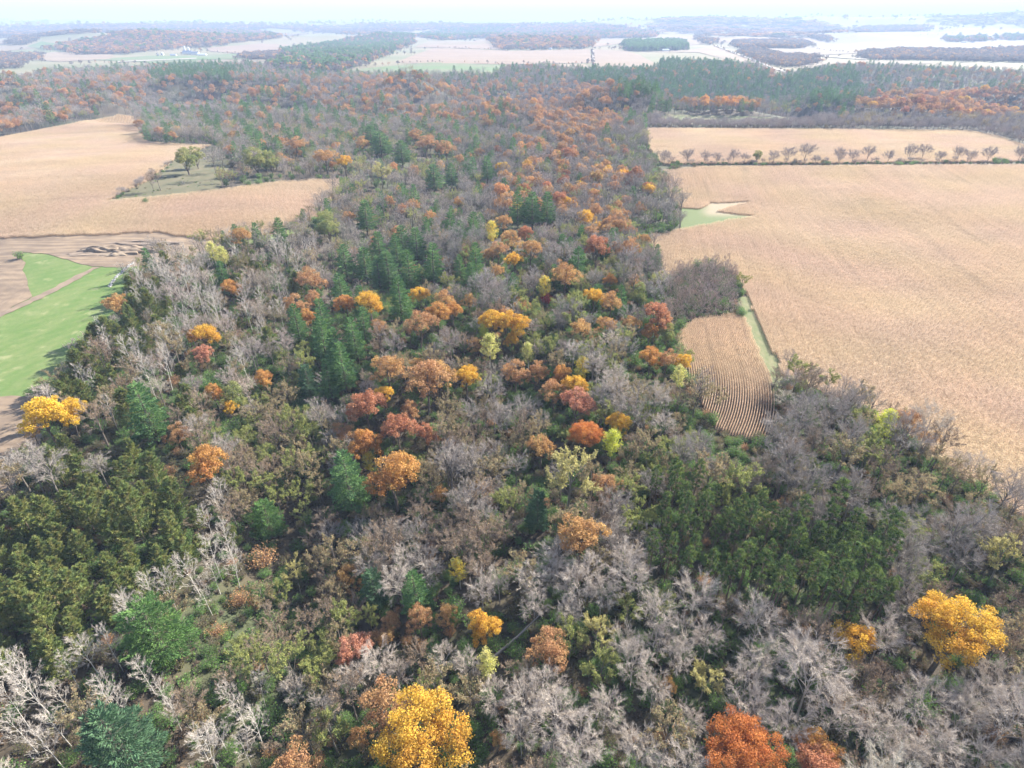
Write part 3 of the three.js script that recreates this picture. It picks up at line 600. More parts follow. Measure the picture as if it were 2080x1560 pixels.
kind('oakDome', 'oak_tree', 'oak tree', 'dense domed orange red oak', 'leaf', 2, (s, q) => makeLeafy(s, { H: 16, W: 13, colors: [[0.5, 0.19, 0.05], [0.54, 0.235, 0.06], [0.45, 0.155, 0.045]], masses: 10, dome: 1, gap: 0, per: 210, size: 0.18, q }));
kind('aspen', 'aspen_tree', 'aspen tree', 'slim lemon yellow aspen', 'leaf', 3, (s, q) => makeAiry(s, { H: 14, W: 5, colors: K.yellow, q }));
kind('aspenPale', 'aspen_tree', 'aspen tree', 'slim pale yellow green aspen', 'leaf', 3, (s, q) => makeAiry(s, { H: 14, W: 5, colors: K.pale, q }));
kind('lime', 'aspen_tree', 'aspen tree', 'bright lime yellow tree', 'leaf', 2, (s, q) => makeAiry(s, { H: 13, W: 5.4, colors: K.lime, n: 3400, q }));
kind('whitePine', 'white_pine', 'pine tree', 'dark green feathery pine', 'needle', 5, (s, q) => makePine(s, { H: 21, W: 10, colors: K.pine, q, size: 0.52, fine: 1.25 }), 0.55);
kind('bluePine', 'white_pine', 'pine tree', 'soft blue green pine', 'needle', 3, (s, q) => makePine(s, { H: 17, W: 9, colors: K.bluepine, q, blunt: 0.42, thin: 1.2, tiers: 16, size: 0.42, fine: 1.7 }), 0.55);
kind('brightPine', 'white_pine', 'pine tree', 'fresh green bushy pine', 'needle', 3, (s, q) => makePine(s, { H: 16, W: 12, colors: K.brightpine, q, blunt: 0.36, tiers: 15, per: 9, size: 0.4, fine: 2 }), 0.55);
kind('redPine', 'red_pine', 'pine tree', 'tall plantation pine with tufted top', 'needle', 5, (s, q) => makeRedPine(s, { H: 21, W: 3.7, colors: K.redpine, q }), 0.78);
kind('cedar', 'cedar_tree', 'cedar tree', 'dense olive green cedar', 'needle', 6, (s, q) => makeCedar(s, { H: 12.5, W: 7.6, n: 9000, colors: K.cedar, q }), 0.6);
kind('shrubGreen', 'shrub', 'shrub', 'leafy green understorey shrub', 'leaf', 4, (s, q) => makeShrub(s, { H: 5, W: 5.5, colors: K.green, q }), 0.6);
kind('shrubOlive', 'shrub', 'shrub', 'olive brown shrub with thin leaves', 'leaf', 3, (s, q) => makeShrub(s, { H: 4.5, W: 5, colors: [[0.15, 0.16, 0.055], [0.17, 0.13, 0.075], [0.12, 0.14, 0.05], [0.2, 0.15, 0.08]], n: 700, q }), 0.6);
kind('shrubRust', 'shrub', 'shrub', 'rusty leafed low shrub', 'leaf', 2, (s, q) => makeShrub(s, { H: 4.5, W: 5.5, colors: K.rust, n: 1100, q }), 0.6);
kind('shrubCrimson', 'shrub', 'shrub', 'bright crimson bush', 'leaf', 1, (s, q) => makeShrub(s, { H: 6, W: 5, colors: K.crimson, n: 2000, q }), 0.6);
kind('thicket', 'thicket_tree', 'bare tree', 'brownish grey leafless sapling', 'bark', 4, (s, q) => makeBare(s, { H: 10, W: 4.2, limbs: 8, q, leader: true, fork: 0.12, girth: 0.008, bark: [0.24, 0.2, 0.175], twig: [0.40, 0.325, 0.28], upright: 0.7 }), 0.6);
const calmly = (fn) => { const keep = rnd, r = fn(); rnd = keep; return r; };   // makers seed the random numbers; the caller's go on where they were
const order = Object.keys(KINDS);
const full = (k, i) => (k.full[i % k.variants] ??= calmly(() => k.make(1000 + order.indexOf(k.key) * 50 + (i % k.variants), 1)));
const far = (k, i) => (k.far[i % Math.min(2, k.variants)] ??= calmly(() => k.make(5000 + order.indexOf(k.key) * 50 + (i % 2), 0.3)));

// ---------------------------------------------------------------- the trees one can point at: kind, middle of the crown and its width in the photograph; where given, a label | a short name
const POINTED = `
oakGoldBig 852 1505 205; huge golden oak with a lumpy crown at the bottom edge of the wood | the huge golden oak
oakDome 1513 1528 156; dense domed orange red oak at the bottom edge among pale bare trees | the orange domed oak
oakOrange 1660 1522 82; orange brown oak beside the dense orange domed oak | the orange brown oak
oakRed 1668 1575 96; red topped tree cut by the bottom edge below the orange brown oak | the red topped tree
oakGoldBig 1938 1282 176; broad golden oak with ragged crown below the plantation's right end | the broad ragged golden oak
oakGold 1733 1303 78; small bright golden tree beside the big pale spreading bare tree | the small golden tree
sparseYellow 1430 1385 70; pale yellow topped tree with grey lower twigs above the orange domed oak | the pale yellow topped tree
oakGold 985 1272 62; compact bright yellow tree standing among white bare trees | the compact yellow tree
aspen 933 1152 34; small yellow treetop poking out of the white bare trees | the small yellow treetop
oakRust 1108 1320 88; round rust orange tree beside a dark fallen trunk | the round rust orange tree
sparseYellow 1214 1285 72; cloudy pale yellow tree right of the round rust orange tree | the cloudy pale yellow tree
aspenPale 990 1345 42; slim pale yellow tree amid white twigs below the compact yellow tree | the slim pale yellow tree
oakPink 721 1322 70; salmon red tree at the foot of the shaded ravine | the salmon red tree
oakTan 712 1172 52; tan orange tree left of the blue green pine pair | the tan orange tree
oakRust 853 1262 52; orange brown tree below the dark slim conifer
oakTan 908 1252 44; small tan brown tree just left of the compact yellow tree
oakRust 790 1264 42
oakTan 782 1296 36
bluePine 761 1195 62; soft blue green pine with a yellowish foot | the soft blue green pine
olive 750 1250 42
whitePine 846 1208 60; dark slim conifer half hidden by pale twigs | the dark slim conifer
oakOrange 797 962 104; big mottled orange oak pressed against a dark pine | the mottled orange oak
aspen 748 936 26; thin yellow treetop between a dark pine and the mottled orange oak
whitePine 706 975 76; tall dark green pine hugging the mottled orange oak | the tall dark pine by the orange oak
oakTan 893 1006 36; small tan orange tree in the bare grey hollow
sparseYellow 1156 966 110; wide thinning yellow olive tree on the ravine slope | the wide thinning yellow tree
bluePine 1092 1036 56; lone pale blue green pine in the bare grey ravine | the lone pale pine
shrubGreen 1062 1070 30
oakRust 1048 754 58; rusty red oak, left one of the pair under the bright yellow saplings | the rusty red oak pair
oakRust 1095 753 46; rusty red oak, right one of the pair under the bright yellow saplings
oakOrange 1140 760 38; orange gold oak at the top of the orange cluster | the orange gold cluster
oakRust 1125 797 50; rusty oak on the left flank of the orange cluster
oakGold 1167 786 48; bright orange gold oak on the right flank of the orange cluster
oakPink 1172 822 66; large salmon red oak below the orange cluster | the large salmon oak
oakDome 1190 884 60; deep orange red oak beneath the large salmon oak | the deep orange red oak
oakGold 1254 862 46; golden oak standing clear right of the deep orange red oak | the clear golden oak
lime 1243 896 40; yellow green tree at the foot of the clear golden oak
oakTan 1100 908 58; yellow tan oak above the dark ravine | the yellow tan oak
aspen 1182 744 28; slim bright yellow sapling in pale grey twigs | the slim bright yellow sapling
aspenPale 997 704 38; pale yellow green tree below the wide golden oak crowns | the pale yellow green tree
aspenPale 1073 716 28; narrow pale yellow tree right of another pale yellow green tree
oakGold 948 766 50; lone golden oak among bare twigs | the lone golden oak
oakTan 787 754 66; tan russet oak, left neighbour of the broadest russet oak | the tan russet oak
oakRust 866 776 86; broadest russet oak in the middle of the wood | the broadest russet oak
oakRed 742 826 72; red brown oak beside a small yellow gold oak | the red brown oak
oakGold 781 800 36; small yellow gold oak hugging the red brown oak
oakRust 832 836 46; rust orange oak below the broadest russet oak
oakRed 806 868 66; dull red oak leading the lower russet group | the dull red oak
oakRed 866 884 48; small dull red oak at the right end of the lower russet group
oakOrange 742 906 64; orange oak above the tall dark pine | the orange oak above the pine
oakGold 998 655 52; golden oak, left half of the wide golden crowns | the wide golden crowns
oakGold 1040 659 56; golden oak, right half of the wide golden crowns
lime 983 667 22
oakGold 1040 692 30
oakOrange 888 636 50; bright orange oak on the ridge right of the pines | the bright ridge oak
oakOrange 920 632 40; bright orange oak touching its twin on the ridge
oakRust 853 663 60; rust oak under the bright orange ridge oaks | the ridge rust oak
oakTan 907 608 44
oakTan 952 612 30
oakGold 752 614 52; golden green oak among the dark pines | the golden green oak
oakOrange 702 620 44; orange oak squeezed between two dark pines | the squeezed orange oak
oakGold 853 600 36; flat golden crown behind the round young pine
whitePine 700 528 48; tall dark pine at the left end of the pine stand | the left end of the pine stand
whitePine 741 534 44; tall dark pine second from the left in the pine stand
whitePine 788 540 50; broad dark pine in the heart of the pine stand
whitePine 816 488 40; tall pine at the back of the pine stand
whitePine 846 496 40; pointed pine at the back right of the pine stand
whitePine 832 548 44; dark pine in the front row of the pine stand
whitePine 878 535 46; tall pine with bare foot at the right end of the pine stand | the right end of the pine stand
whitePine 806 510 38; pine filling the middle of the pine stand
whitePine 770 503 38; pine at the back left of the pine stand
whitePine 770 560 38; dark pine low in the front of the pine stand
whitePine 812 612 48; round young pine standing alone below the pine stand | the round young pine
whitePine 934 542 26; slim lone pine right of the pine stand | the slim lone pine
whitePine 692 590 50; wide pine between the stand and the orange oaks | the wide lower pine
whitePine 741 432 44; dark round pine at the tip of the left corn arm | the dark round pine
whitePine 1082 416 46; tallest of three dark pines on the far ridge | the three dark ridge pines
whitePine 1112 424 34; right hand one of three dark pines on the far ridge
whitePine 1052 424 34; left hand one of three dark pines on the far ridge
oakRed 1213 502 48; lone dark red oak near the large corn field | the lone dark red oak
oakTan 1038 488 44; gold brown oak in the clump above the bare slope | the gold brown clump
oakRust 1012 512 38
oakRed 1066 476 30; small red oak at the top of the gold brown clump
oakTan 1078 510 46
oakGold 1045 530 36; orange gold treetop below the gold brown clump
oakTan 992 520 28
oakTan 1024 454 34
aspen 998 466 26
oakTan 1150 556 56; yellow tan oak on the right hand slope | the slope tan oak
aspen 1105 580 26; small yellow tree beside the crimson bush
shrubCrimson 1110 606 26; bright crimson bush amid grey twigs | the crimson bush
oakOrange 1240 570 26; small orange oak left of the grey thicket | the small orange oak
oakGold 1208 604 40; yellow oak, left one of the light pair on the slope | the light oak pair
oakTan 1242 612 46; tan gold oak, right one of the light pair on the slope
oakOlive 1298 592 34; olive green tree at the edge of the large corn field | the olive edge tree
oakRed 1336 643 58; deep red oak beside the grey thicket | the deep red oak
oakOlive 1352 670 32; green tree tucked under the deep red oak
oakOrange 1320 674 32; small orange tree under the deep red oak
oakOrange 1322 726 46; orange oak at the edge of the corn patch | the patch edge oaks
oakRust 1355 733 44; rusty oak, middle one beside the corn patch
oakGold 1386 738 34; gold oak at the corn patch corner
aspenPale 1382 762 30; pale green yellow tree touching the corn patch
oakGold 421 680 48; bright orange gold oak near the green meadow | the bright meadow oak
oakOrange 392 684 26; small orange treetop hugging the bright meadow oak
oakPink 414 720 40; rounded red orange oak under the bright meadow oak | the rounded red orange oak
oakOrange 537 768 38; narrow orange oak at the edge of the shaded ravine | the narrow orange oak
oakOrange 434 798 36; orange yellow oak beside an olive and orange neighbour | the orange yellow oak
oakOlive 474 800 48; olive oak with orange edges | the olive orange oak
oakGold 470 828 28
shrubRust 352 772 32
oakOrange 467 586 36; orange oak beside the small dark spruce | the spruce side oak
oakRust 632 568 58; dull red brown oak left of the pine stand | the dull brown oak
oakRust 600 614 44; rust tan oak on the left slope
oakRust 634 610 40
oakOrange 628 645 38; orange oak against the lower pines | the orange oak by the lower pines
whitePine 450 556 26; small dark pointed spruce above the birches | the small dark spruce
whitePine 603 660 40; dark pine at the left of the lower pine group | the lower pine group
whitePine 655 652 44; dark pine at the top of the lower pine group
whitePine 655 692 46; broad dark pine in the lower pine group
whitePine 684 716 48; dark pine at the front of the lower pine group
whitePine 697 748 52; bushy pine at the foot of the lower pine group
whitePine 722 692 46; pointed pine on the right of the lower pine group
whitePine 668 772 44; lowest pine of the lower pine group
whitePine 738 664 38; slim pine on the right of the lower pine group
bluePine 625 774 46; grey green pine beside the ravine shade | the grey green pine
oakYellow 88 846 84; spreading yellow tree, left crown of two over the bare dirt | the yellow pair over the dirt
oakYellow 140 842 58; yellow tree, right crown of two over the bare dirt
whitePine 296 838 72; ragged green pine with bare white trunks behind the cedars | the ragged pine
oakRust 360 882 48; half bare russet tree beside the ragged pine
oakOrange 416 944 84; broad orange oak above the cedars | the broad orange oak
shrubRust 345 953 32; small rusty red bush beside the broad orange oak
brightPine 542 1052 72; fresh green pine alone on the slope | the fresh green pine
olive 612 998 50; hazy yellow green tree left of the ravine | the hazy yellow green tree
olive 614 1044 38
brightPine 313 1284 150; large bushy green pine behind white birches | the large bushy pine
bluePine 240 1505 150; large blue green pine near the lower left corner | the large blue green pine
sparseYellow 600 1168 54; tall yellow green tree beside orange brown bushes | the tall yellow green tree
olive 574 1205 48
shrubRust 530 1130 66; orange brown bush uphill of the tall yellow green tree | the orange brown bush
shrubRust 440 1281 42; salmon bush beside the large bushy pine | the salmon bush
shrubRust 485 1212 48
oakRust 613 1550 96; rust brown oak cut by the bottom edge left of the huge golden oak | the rust brown oak
oakTan 730 1497 48; tan orange tree between the rust brown and the huge golden oak
oakTan 1012 1502 34
oakTan 1358 1395 28
bareWhite 1655 1375 155; very large pale spreading bare tree above the orange domed oak | the largest pale bare tree
bareWhite 1413 1205 96; round pale bare tree below the red pine plantation | the round pale bare tree
bareWhite 1250 762 44; pale bare tree in the green hollow right of the orange cluster
bareWhite 1545 1265 100; wide grey bare tree in front of the plantation | the wide grey bare tree
lime 1800 856 44; lime yellow tree at the edge of the large corn field | the lime yellow edge tree
bareGrey 1838 880 90; dark limbed bare tree leaning over the corn beside a lime yellow tree | the leaning dark bare tree
bareGrey 1690 842 74; grey bare tree on the corn edge above the bare slope
sparseYellow 2040 1130 80; pale yellowish thinning tree at the right edge | the pale right edge tree
bareGrey 305 500 32; tall bare tree beside the excavated dirt | the tall bare trees by the dirt
bareGrey 327 503 30; second tall bare tree beside the excavated dirt
bareGrey 247 545 22; small bare tree at the meadow corner
bareGrey 95 955 84; dense grey bare tree among the cedars
bareBrown 195 848 70; brown bare tree behind the yellow pair
bareGrey 28 945 40; gnarled bare tree over the bare dirt
aspenPale 432 508 26; pale yellow tree under the corn edge
aspenPale 452 516 22
oakOlive 664 450 46; green leafy tree on the corn edge near the dark round pine
oakOlive 374 318 38; green olive tree at the head of the grass glade | the glade head tree
oakOlive 518 318 44; yellow green tree above the grass glade | the yellow green glade tree
oakOlive 548 322 34
oakOlive 395 312 30
bareGrey 432 322 40
bareGrey 448 315 32
bareBrown 318 358 26
bareBrown 306 366 20
shrubOlive 470 330 22
shrubGreen 295 406 14; small round green bush in the grass glade
oakRust 600 296 44; dull rust tree behind the yellow green glade trees
sparseYellow 775 352 50; pale yellow tree amid grey woods on the far slope | the pale far slope tree
whitePine 772 282 44; tall dark pine in the far pine clump | the far pine clump
whitePine 815 300 40; dark pine at the right of the far pine clump
whitePine 752 268 32; pointed pine at the left of the far pine clump
whitePine 895 285 30; slim dark pine among rust oaks on the far slope
whitePine 880 350 42; dark pine on the far slope above the bare wood
whitePine 917 352 30; small pine beside another on the far slope
whitePine 990 340 28; slim far pine in the bare wood
oakRust 865 290 46; rust orange oak among far slim pines
oakRust 905 300 38
birch 60 1385 68
birch 115 1400 46
birch 165 1310 54
birch 215 1300 49
birch 255 1215 46
birch 300 1190 49
birch 330 1175 46
birch 385 1150 54
birch 425 1110 51
birch 450 1075 42
birch 440 1010 39
birch 415 1040 36
birch 285 1352 46
birch 325 1392 42
birch 205 1395 54
birch 30 1470 56
birch 85 1500 60
birch 465 1405 46
birch 520 1385 41
birch 395 1490 49
birch 345 1440 41
birch 445 990 36
birch 15 1420 51
birch 130 1350 42
birch 160 752 29
birch 185 765 26
birch 255 705 38
birch 275 690 34
birch 330 685 34
birch 325 668 26
birch 385 660 29
birch 480 700 29
birch 500 620 34
birch 432 607 37
birch 355 575 37
birch 335 560 30
birch 380 560 30
birch 285 565 29
birch 525 600 30
birch 470 650 26
birch 400 590 26
birch 560 560 34
birch 600 520 34
birch 560 500 34
birch 630 500 26
birch 310 600 27
birch 350 640 27
bareWhite 1165 1195 78
bareWhite 1125 1160 60
bareWhite 980 1200 66
bareWhite 1015 1180 58
bareWhite 870 1160 54
bareWhite 825 1140 62
bareWhite 1290 1345 84
bareWhite 1262 1300 66
bareWhite 1340 1302 62
bareWhite 1382 1335 72
bareWhite 1110 1392 84
bareWhite 1058 1425 92
bareWhite 1180 1530 116
bareWhite 1300 1532 94
bareWhite 1222 1205 72
bareWhite 775 1345 84
bareWhite 720 1375 64
bareWhite 805 1372 54
bareWhite 945 1355 62
bareWhite 1520 1385 84
bareWhite 1600 1480 96
bareWhite 1785 1480 112
bareWhite 1870 1425 100
bareWhite 1955 1455 92
bareWhite 1700 1455 112
bareWhite 2045 1400 100
bareWhite 1390 1290 72
bareWhite 1085 1230 60
bareWhite 1060 1490 80
bareWhite 1230 1440 84
bareWhite 1005 1420 70
bareWhite 900 1340 56
bareWhite 1150 1250 62
bareWhite 1330 1410 76
bareWhite 1440 1300 70
bareWhite 1400 1470 70
bareWhite 1840 1530 90
bareWhite 1990 1545 90
bareWhite 660 1440 70
bareWhite 600 1400 60
oakRust 842 275 28
oakTan 735 290 30
oakTan 660 322 46
oakGold 700 330 30`.trim().split('\n').map((l) => {
  const [a, b = ''] = l.split(';'), [k, x, y, w] = a.trim().split(/\s+/), [label, ref] = b.split('|').map((s) => s.trim());
  return { k, x: +x, y: +y, w: +w, label, ref };
});
const plants = [];                               // { kind, x, f, s: width factor, t: height factor, turn, lean }
rnd = mulberry(77);
for (const p of POINTED) {
  const k = KINDS[p.k], proto = full(k, 0);
  let hgt = proto.H, x, f, zc, wm;
  for (let i = 0; i < 3; i++) {
    [x, f] = hit(p.x, p.y, hgt * k.crownAt);
    zc = project(x, height(x, f) + hgt * k.crownAt, f)[2];
    wm = (p.w / F) * zc * (k.name === 'oak_tree' && p.w < 110 ? 1.18 : 1);
    hgt = clamp(proto.H * Math.pow(wm / proto.W, 0.75), proto.H * 0.45, proto.H * 1.45);
  }
  if (p.k.startsWith('whitePine')) { hgt = clamp(wm * 2.4, 9, 24); wm *= 1.15; };
  plants.push({ k, x, f, s: wm / proto.W, t: hgt / proto.H, turn: rnd() * 6.28, pointed: p, px: p.x, py: p.y });
}
// the rows of bare trees along the field edges
const ROW = P('1348,324,34 1395,322,38 1430,322,30 1455,323,24 1488,321,32 1512,323,24 1536,320,26 1570,321,30 1598,318,38 1632,314,44 1655,326,22 1702,320,36 1730,321,32 1760,315,36 1802,322,30 1843,314,38 1872,311,36 1906,322,30 1942,316,36 1970,321,30 2004,318,38 2065,318,40 2110,318,36');
ROW.forEach(([x, y, w], i) => {
  const k = KINDS[i === 6 ? 'oakOlive' : 'hedgeTree'], [gx, gf] = hit(x, y + w * 0.35), zc = project(gx, 0, gf)[2], wm = (w / F) * zc * 0.78;
  plants.push({ k, x: gx, f: gf, s: wm / full(k, 0).W, t: (wm / full(k, 0).W) * 0.85, turn: rnd() * 6.28, row: i, px: x, py: y });
});

// ---------------------------------------------------------------- the wood between them: what grows where, by outlines in the photograph
const MIX = [
  ['1050,220 1085,180 1140,168 1245,172 1255,270 1180,300 1060,270', 7, 'bareGrey:0.55 oakRust:0.28 shrubGreen:0.07 oakTan:0.1'],
  ['1290,298 2500,292 2500,350 1340,352', 4, 'shrubGreen:0.5 shrubOlive:0.4 bareGrey:0.1'],
  ['1290,395 1420,415 1420,480 1290,492', 4.5, 'shrubGreen:0.55 bareGrey:0.4 olive:0.05'],
  ['1310,226 1700,232 1700,264 1310,264', 5, 'hedgeTree:0.8 shrubOlive:0.2'],
  ['1660,235 2500,240 2500,318 2050,300 1960,266 1660,264', 5.5, 'hedgeTree:0.75 bareGrey:0.15 tan:0.1'],
  ['-60,1040 60,980 110,880 240,860 330,890 330,960 455,975 475,1080 420,1130 340,1195 230,1250 150,1330 -60,1345', 6, 'cedar:0.94 bareGrey:0.03 shrubOlive:0.03'],
  ['85,815 150,720 190,670 262,645 250,565 312,568 345,650 300,720 230,780 190,840', 4.6, 'cedar:0.6 bareBrown:0.15 birch:0.15 shrubGreen:0.1'],
  ['140,760 300,640 262,560 330,515 640,485 665,560 570,700 410,850 180,845', 5, 'birch:0.30 cedar:0.13 shrubGreen:0.2 bareGrey:0.17 tan:0.1 bareBrown:0.1'],
  ['-80,1345 150,1325 380,1110 420,960 490,1000 490,1290 420,1400 540,1400 500,1620 -80,1620', 5, 'birch:0.42 bareBrown:0.24 shrubGreen:0.17 tan:0.12 shrubOlive:0.05'],
  ['480,830 640,830 650,1010 600,1090 480,960', 5, 'olive:0.42 tan:0.28 bareBrown:0.2 shrubGreen:0.1'],
  ['600,1040 780,1000 980,1000 1000,1130 640,1150', 5.2, 'bareBrown:0.5 bareGrey:0.35 shrubGreen:0.08 tan:0.07'],
  ['1325,985 1400,990 1500,1045 1640,1080 1800,1090 1815,1230 1700,1285 1500,1235 1320,1150', 4.1, 'redPine:0.97 bareGrey:0.03'],
  ['1320,1150 1500,1235 1700,1285 1815,1230 1830,1280 1700,1345 1480,1290 1310,1200', 5, 'bareBrown:0.3 shrubGreen:0.4 shrubOlive:0.3'],
  ['900,1130 1330,1120 1640,1250 1640,1620 900,1620', 6, 'bareWhite:0.46 bareBrown:0.15 tan:0.11 shrubGreen:0.16 olive:0.1 birch:0.02'],
  ['1560,800 1700,830 1850,900 2200,1120 2200,1240 1800,1200 1780,1060 1500,1010 1400,950 1400,880', 5.3, 'bareGrey:0.42 shrubGreen:0.13 tan:0.17 bareBrown:0.2 olive:0.08'],
  ['1640,1190 2200,1190 2200,1620 1640,1620', 5.8, 'bareWhite:0.34 bareBrown:0.36 bareGrey:0.12 tan:0.1 shrubGreen:0.08'],
  ['1368,515 1440,505 1490,510 1515,600 1512,640 1410,655 1375,668 1350,610', 3.1, 'thicket:0.86 shrubGreen:0.14'],
  ['300,1100 640,1060 640,1300 700,1560 480,1560', 5.2, 'bareBrown:0.32 tan:0.25 shrubOlive:0.05 shrubGreen:0.17 olive:0.21'],
  ['700,1120 960,1100 960,1560 700,1560', 5.2, 'bareBrown:0.34 bareWhite:0.24 tan:0.2 shrubGreen:0.1 oakRust:0.05 olive:0.07'],
  ['980,680 1300,640 1400,880 1000,880', 5.2, 'bareGrey:0.28 shrubGreen:0.3 tan:0.13 olive:0.16 bareWhite:0.1 oakTan:0.03'],
  ['690,640 980,640 980,900 690,940', 5.2, 'bareGrey:0.28 bareBrown:0.19 tan:0.2 oakRust:0.08 shrubGreen:0.17 oakTan:0.08'],
  ['1000,300 1250,290 1345,420 1330,480 1000,440', 6.2, 'oakRust:0.10 oakRed:0.015 bareGrey:0.50 oakGold:0.025 oakTan:0.10 shrubGreen:0.15 olive:0.08 whitePine:0.03'],
  ['1250,260 1320,260 1350,360 1385,440 1310,480 1290,420', 5.2, 'shrubGreen:0.4 bareGrey:0.5 olive:0.1'],
  ['330,138 480,142 480,160 320,162', 7, 'whitePine:0.75 bareGrey:0.15 oakRust:0.1'],
  ['-200,160 300,150 520,155 760,160 1040,168 1045,245 820,252 600,226 330,212 250,236 100,258 -200,300', 8, 'oakRust:0.2 oakOrange:0.02 bareGrey:0.54 oakTan:0.05 tan:0.08 olive:0.05 whitePine:0.06'],
  ['1180,152 1205,122 1320,108 1420,108 1510,150 1600,160 1690,142 1745,150 1740,215 1600,205 1380,206 1190,190', 7, 'whitePine:0.58 bareGrey:0.36 oakRust:0.06'],
  ['1690,205 1860,186 2120,182 2120,248 1880,248', 8, 'oakRust:0.48 oakRed:0.12 oakTan:0.12 bareGrey:0.22 oakGold:0.06'],
  ['1390,200 1540,200 1540,216 1390,216', 7, 'oakOrange:0.5 oakTan:0.2 bareGrey:0.3'],
].map(([t, s, m]) => ({ poly: P(t), spacing: s, mix: mixOf(m) }));
function mixOf(m) { let s = 0; return m.split(' ').map((e) => { const [k, w] = e.split(':'); return [KINDS[k], (s += +w)]; }); }
const NEAR = { spacing: 5.2, mix: mixOf('bareGrey:0.25 bareBrown:0.19 tan:0.16 shrubGreen:0.19 olive:0.14 oakRust:0.025 oakTan:0.015 bareWhite:0.03') };
const MID = { spacing: 6, mix: mixOf('bareGrey:0.46 tan:0.1 olive:0.15 oakRust:0.03 shrubGreen:0.15 whitePine:0.07 oakTan:0.015 bareBrown:0.025') };
const BACK = { spacing: 8, mix: mixOf('bareGrey:0.64 oakRust:0.06 tan:0.08 whitePine:0.13 oakOrange:0.01 olive:0.08') };
const pick = (mix) => { const v = rnd() * mix.at(-1)[1]; return mix.find((e) => v <= e[1])[0]; };
// where the wood stops at the back
const EDGE = P('-400,168 -200,165 0,161 60,158 100,150 180,134 330,134 440,138 520,134 560,150 640,155 860,157 1000,154 1040,142 1120,145 1200,149 1330,149 1340,142 1308,118 1320,108 1400,107 1440,110 1510,132 1580,156 1605,154 1680,143 1760,131 1900,131 2080,131 2400,131');
const edgeAt = (x) => { for (let i = 1; i < EDGE.length; i++) if (x < EDGE[i][0]) return lerp(EDGE[i - 1][1], EDGE[i][1], (x - EDGE[i - 1][0]) / (EDGE[i][0] - EDGE[i - 1][0] || 1)); return 131; };
const grid = new Map(), cell = 8, gk = (i, j) => i * 100003 + j;
const occupy = (x, f, r) => { const k = gk(Math.floor(x / cell), Math.floor(f / cell)); if (!grid.has(k)) grid.set(k, []); grid.get(k).push([x, f, r]); };
const crowded = (x, f, r) => { const i0 = Math.floor(x / cell), j0 = Math.floor(f / cell); for (let i = -1; i <= 1; i++) for (let j = -1; j <= 1; j++) for (const q of grid.get(gk(i0 + i, j0 + j)) ?? []) if (Math.hypot(q[0] - x, q[1] - f) < (q[2] + r) * 0.9) return true; return false; };
for (const p of plants) occupy(p.x, p.f, Math.min(6, full(p.k, 0).W * p.s * 0.42));
const SHOWN = plants.filter((p) => (p.pointed && !/birch|bare/.test(p.k.name)) || p.row !== undefined).map((p) => ({ x: p.px, y: p.py, w: p.pointed ? p.pointed.w / 2 : 16, h: (p.pointed ? p.pointed.w / 2 : 16) * (p.k.name === 'white_pine' && p.k.key === 'whitePine' ? 1.7 : 1), r: Math.hypot(p.x, p.f) }));
for (const [x, y, w, h] of [[1470, 760, 75, 70], [1510, 850, 55, 40], [1455, 835, 30, 40], [1560, 1090, 190, 70], [2065, 1010, 70, 50], [1990, 955, 75, 48], [1905, 895, 65, 42], [1830, 845, 60, 34], [1760, 812, 50, 28]]) SHOWN.push({ x, y, w, h, r: y > 1000 ? 92 : 170 });
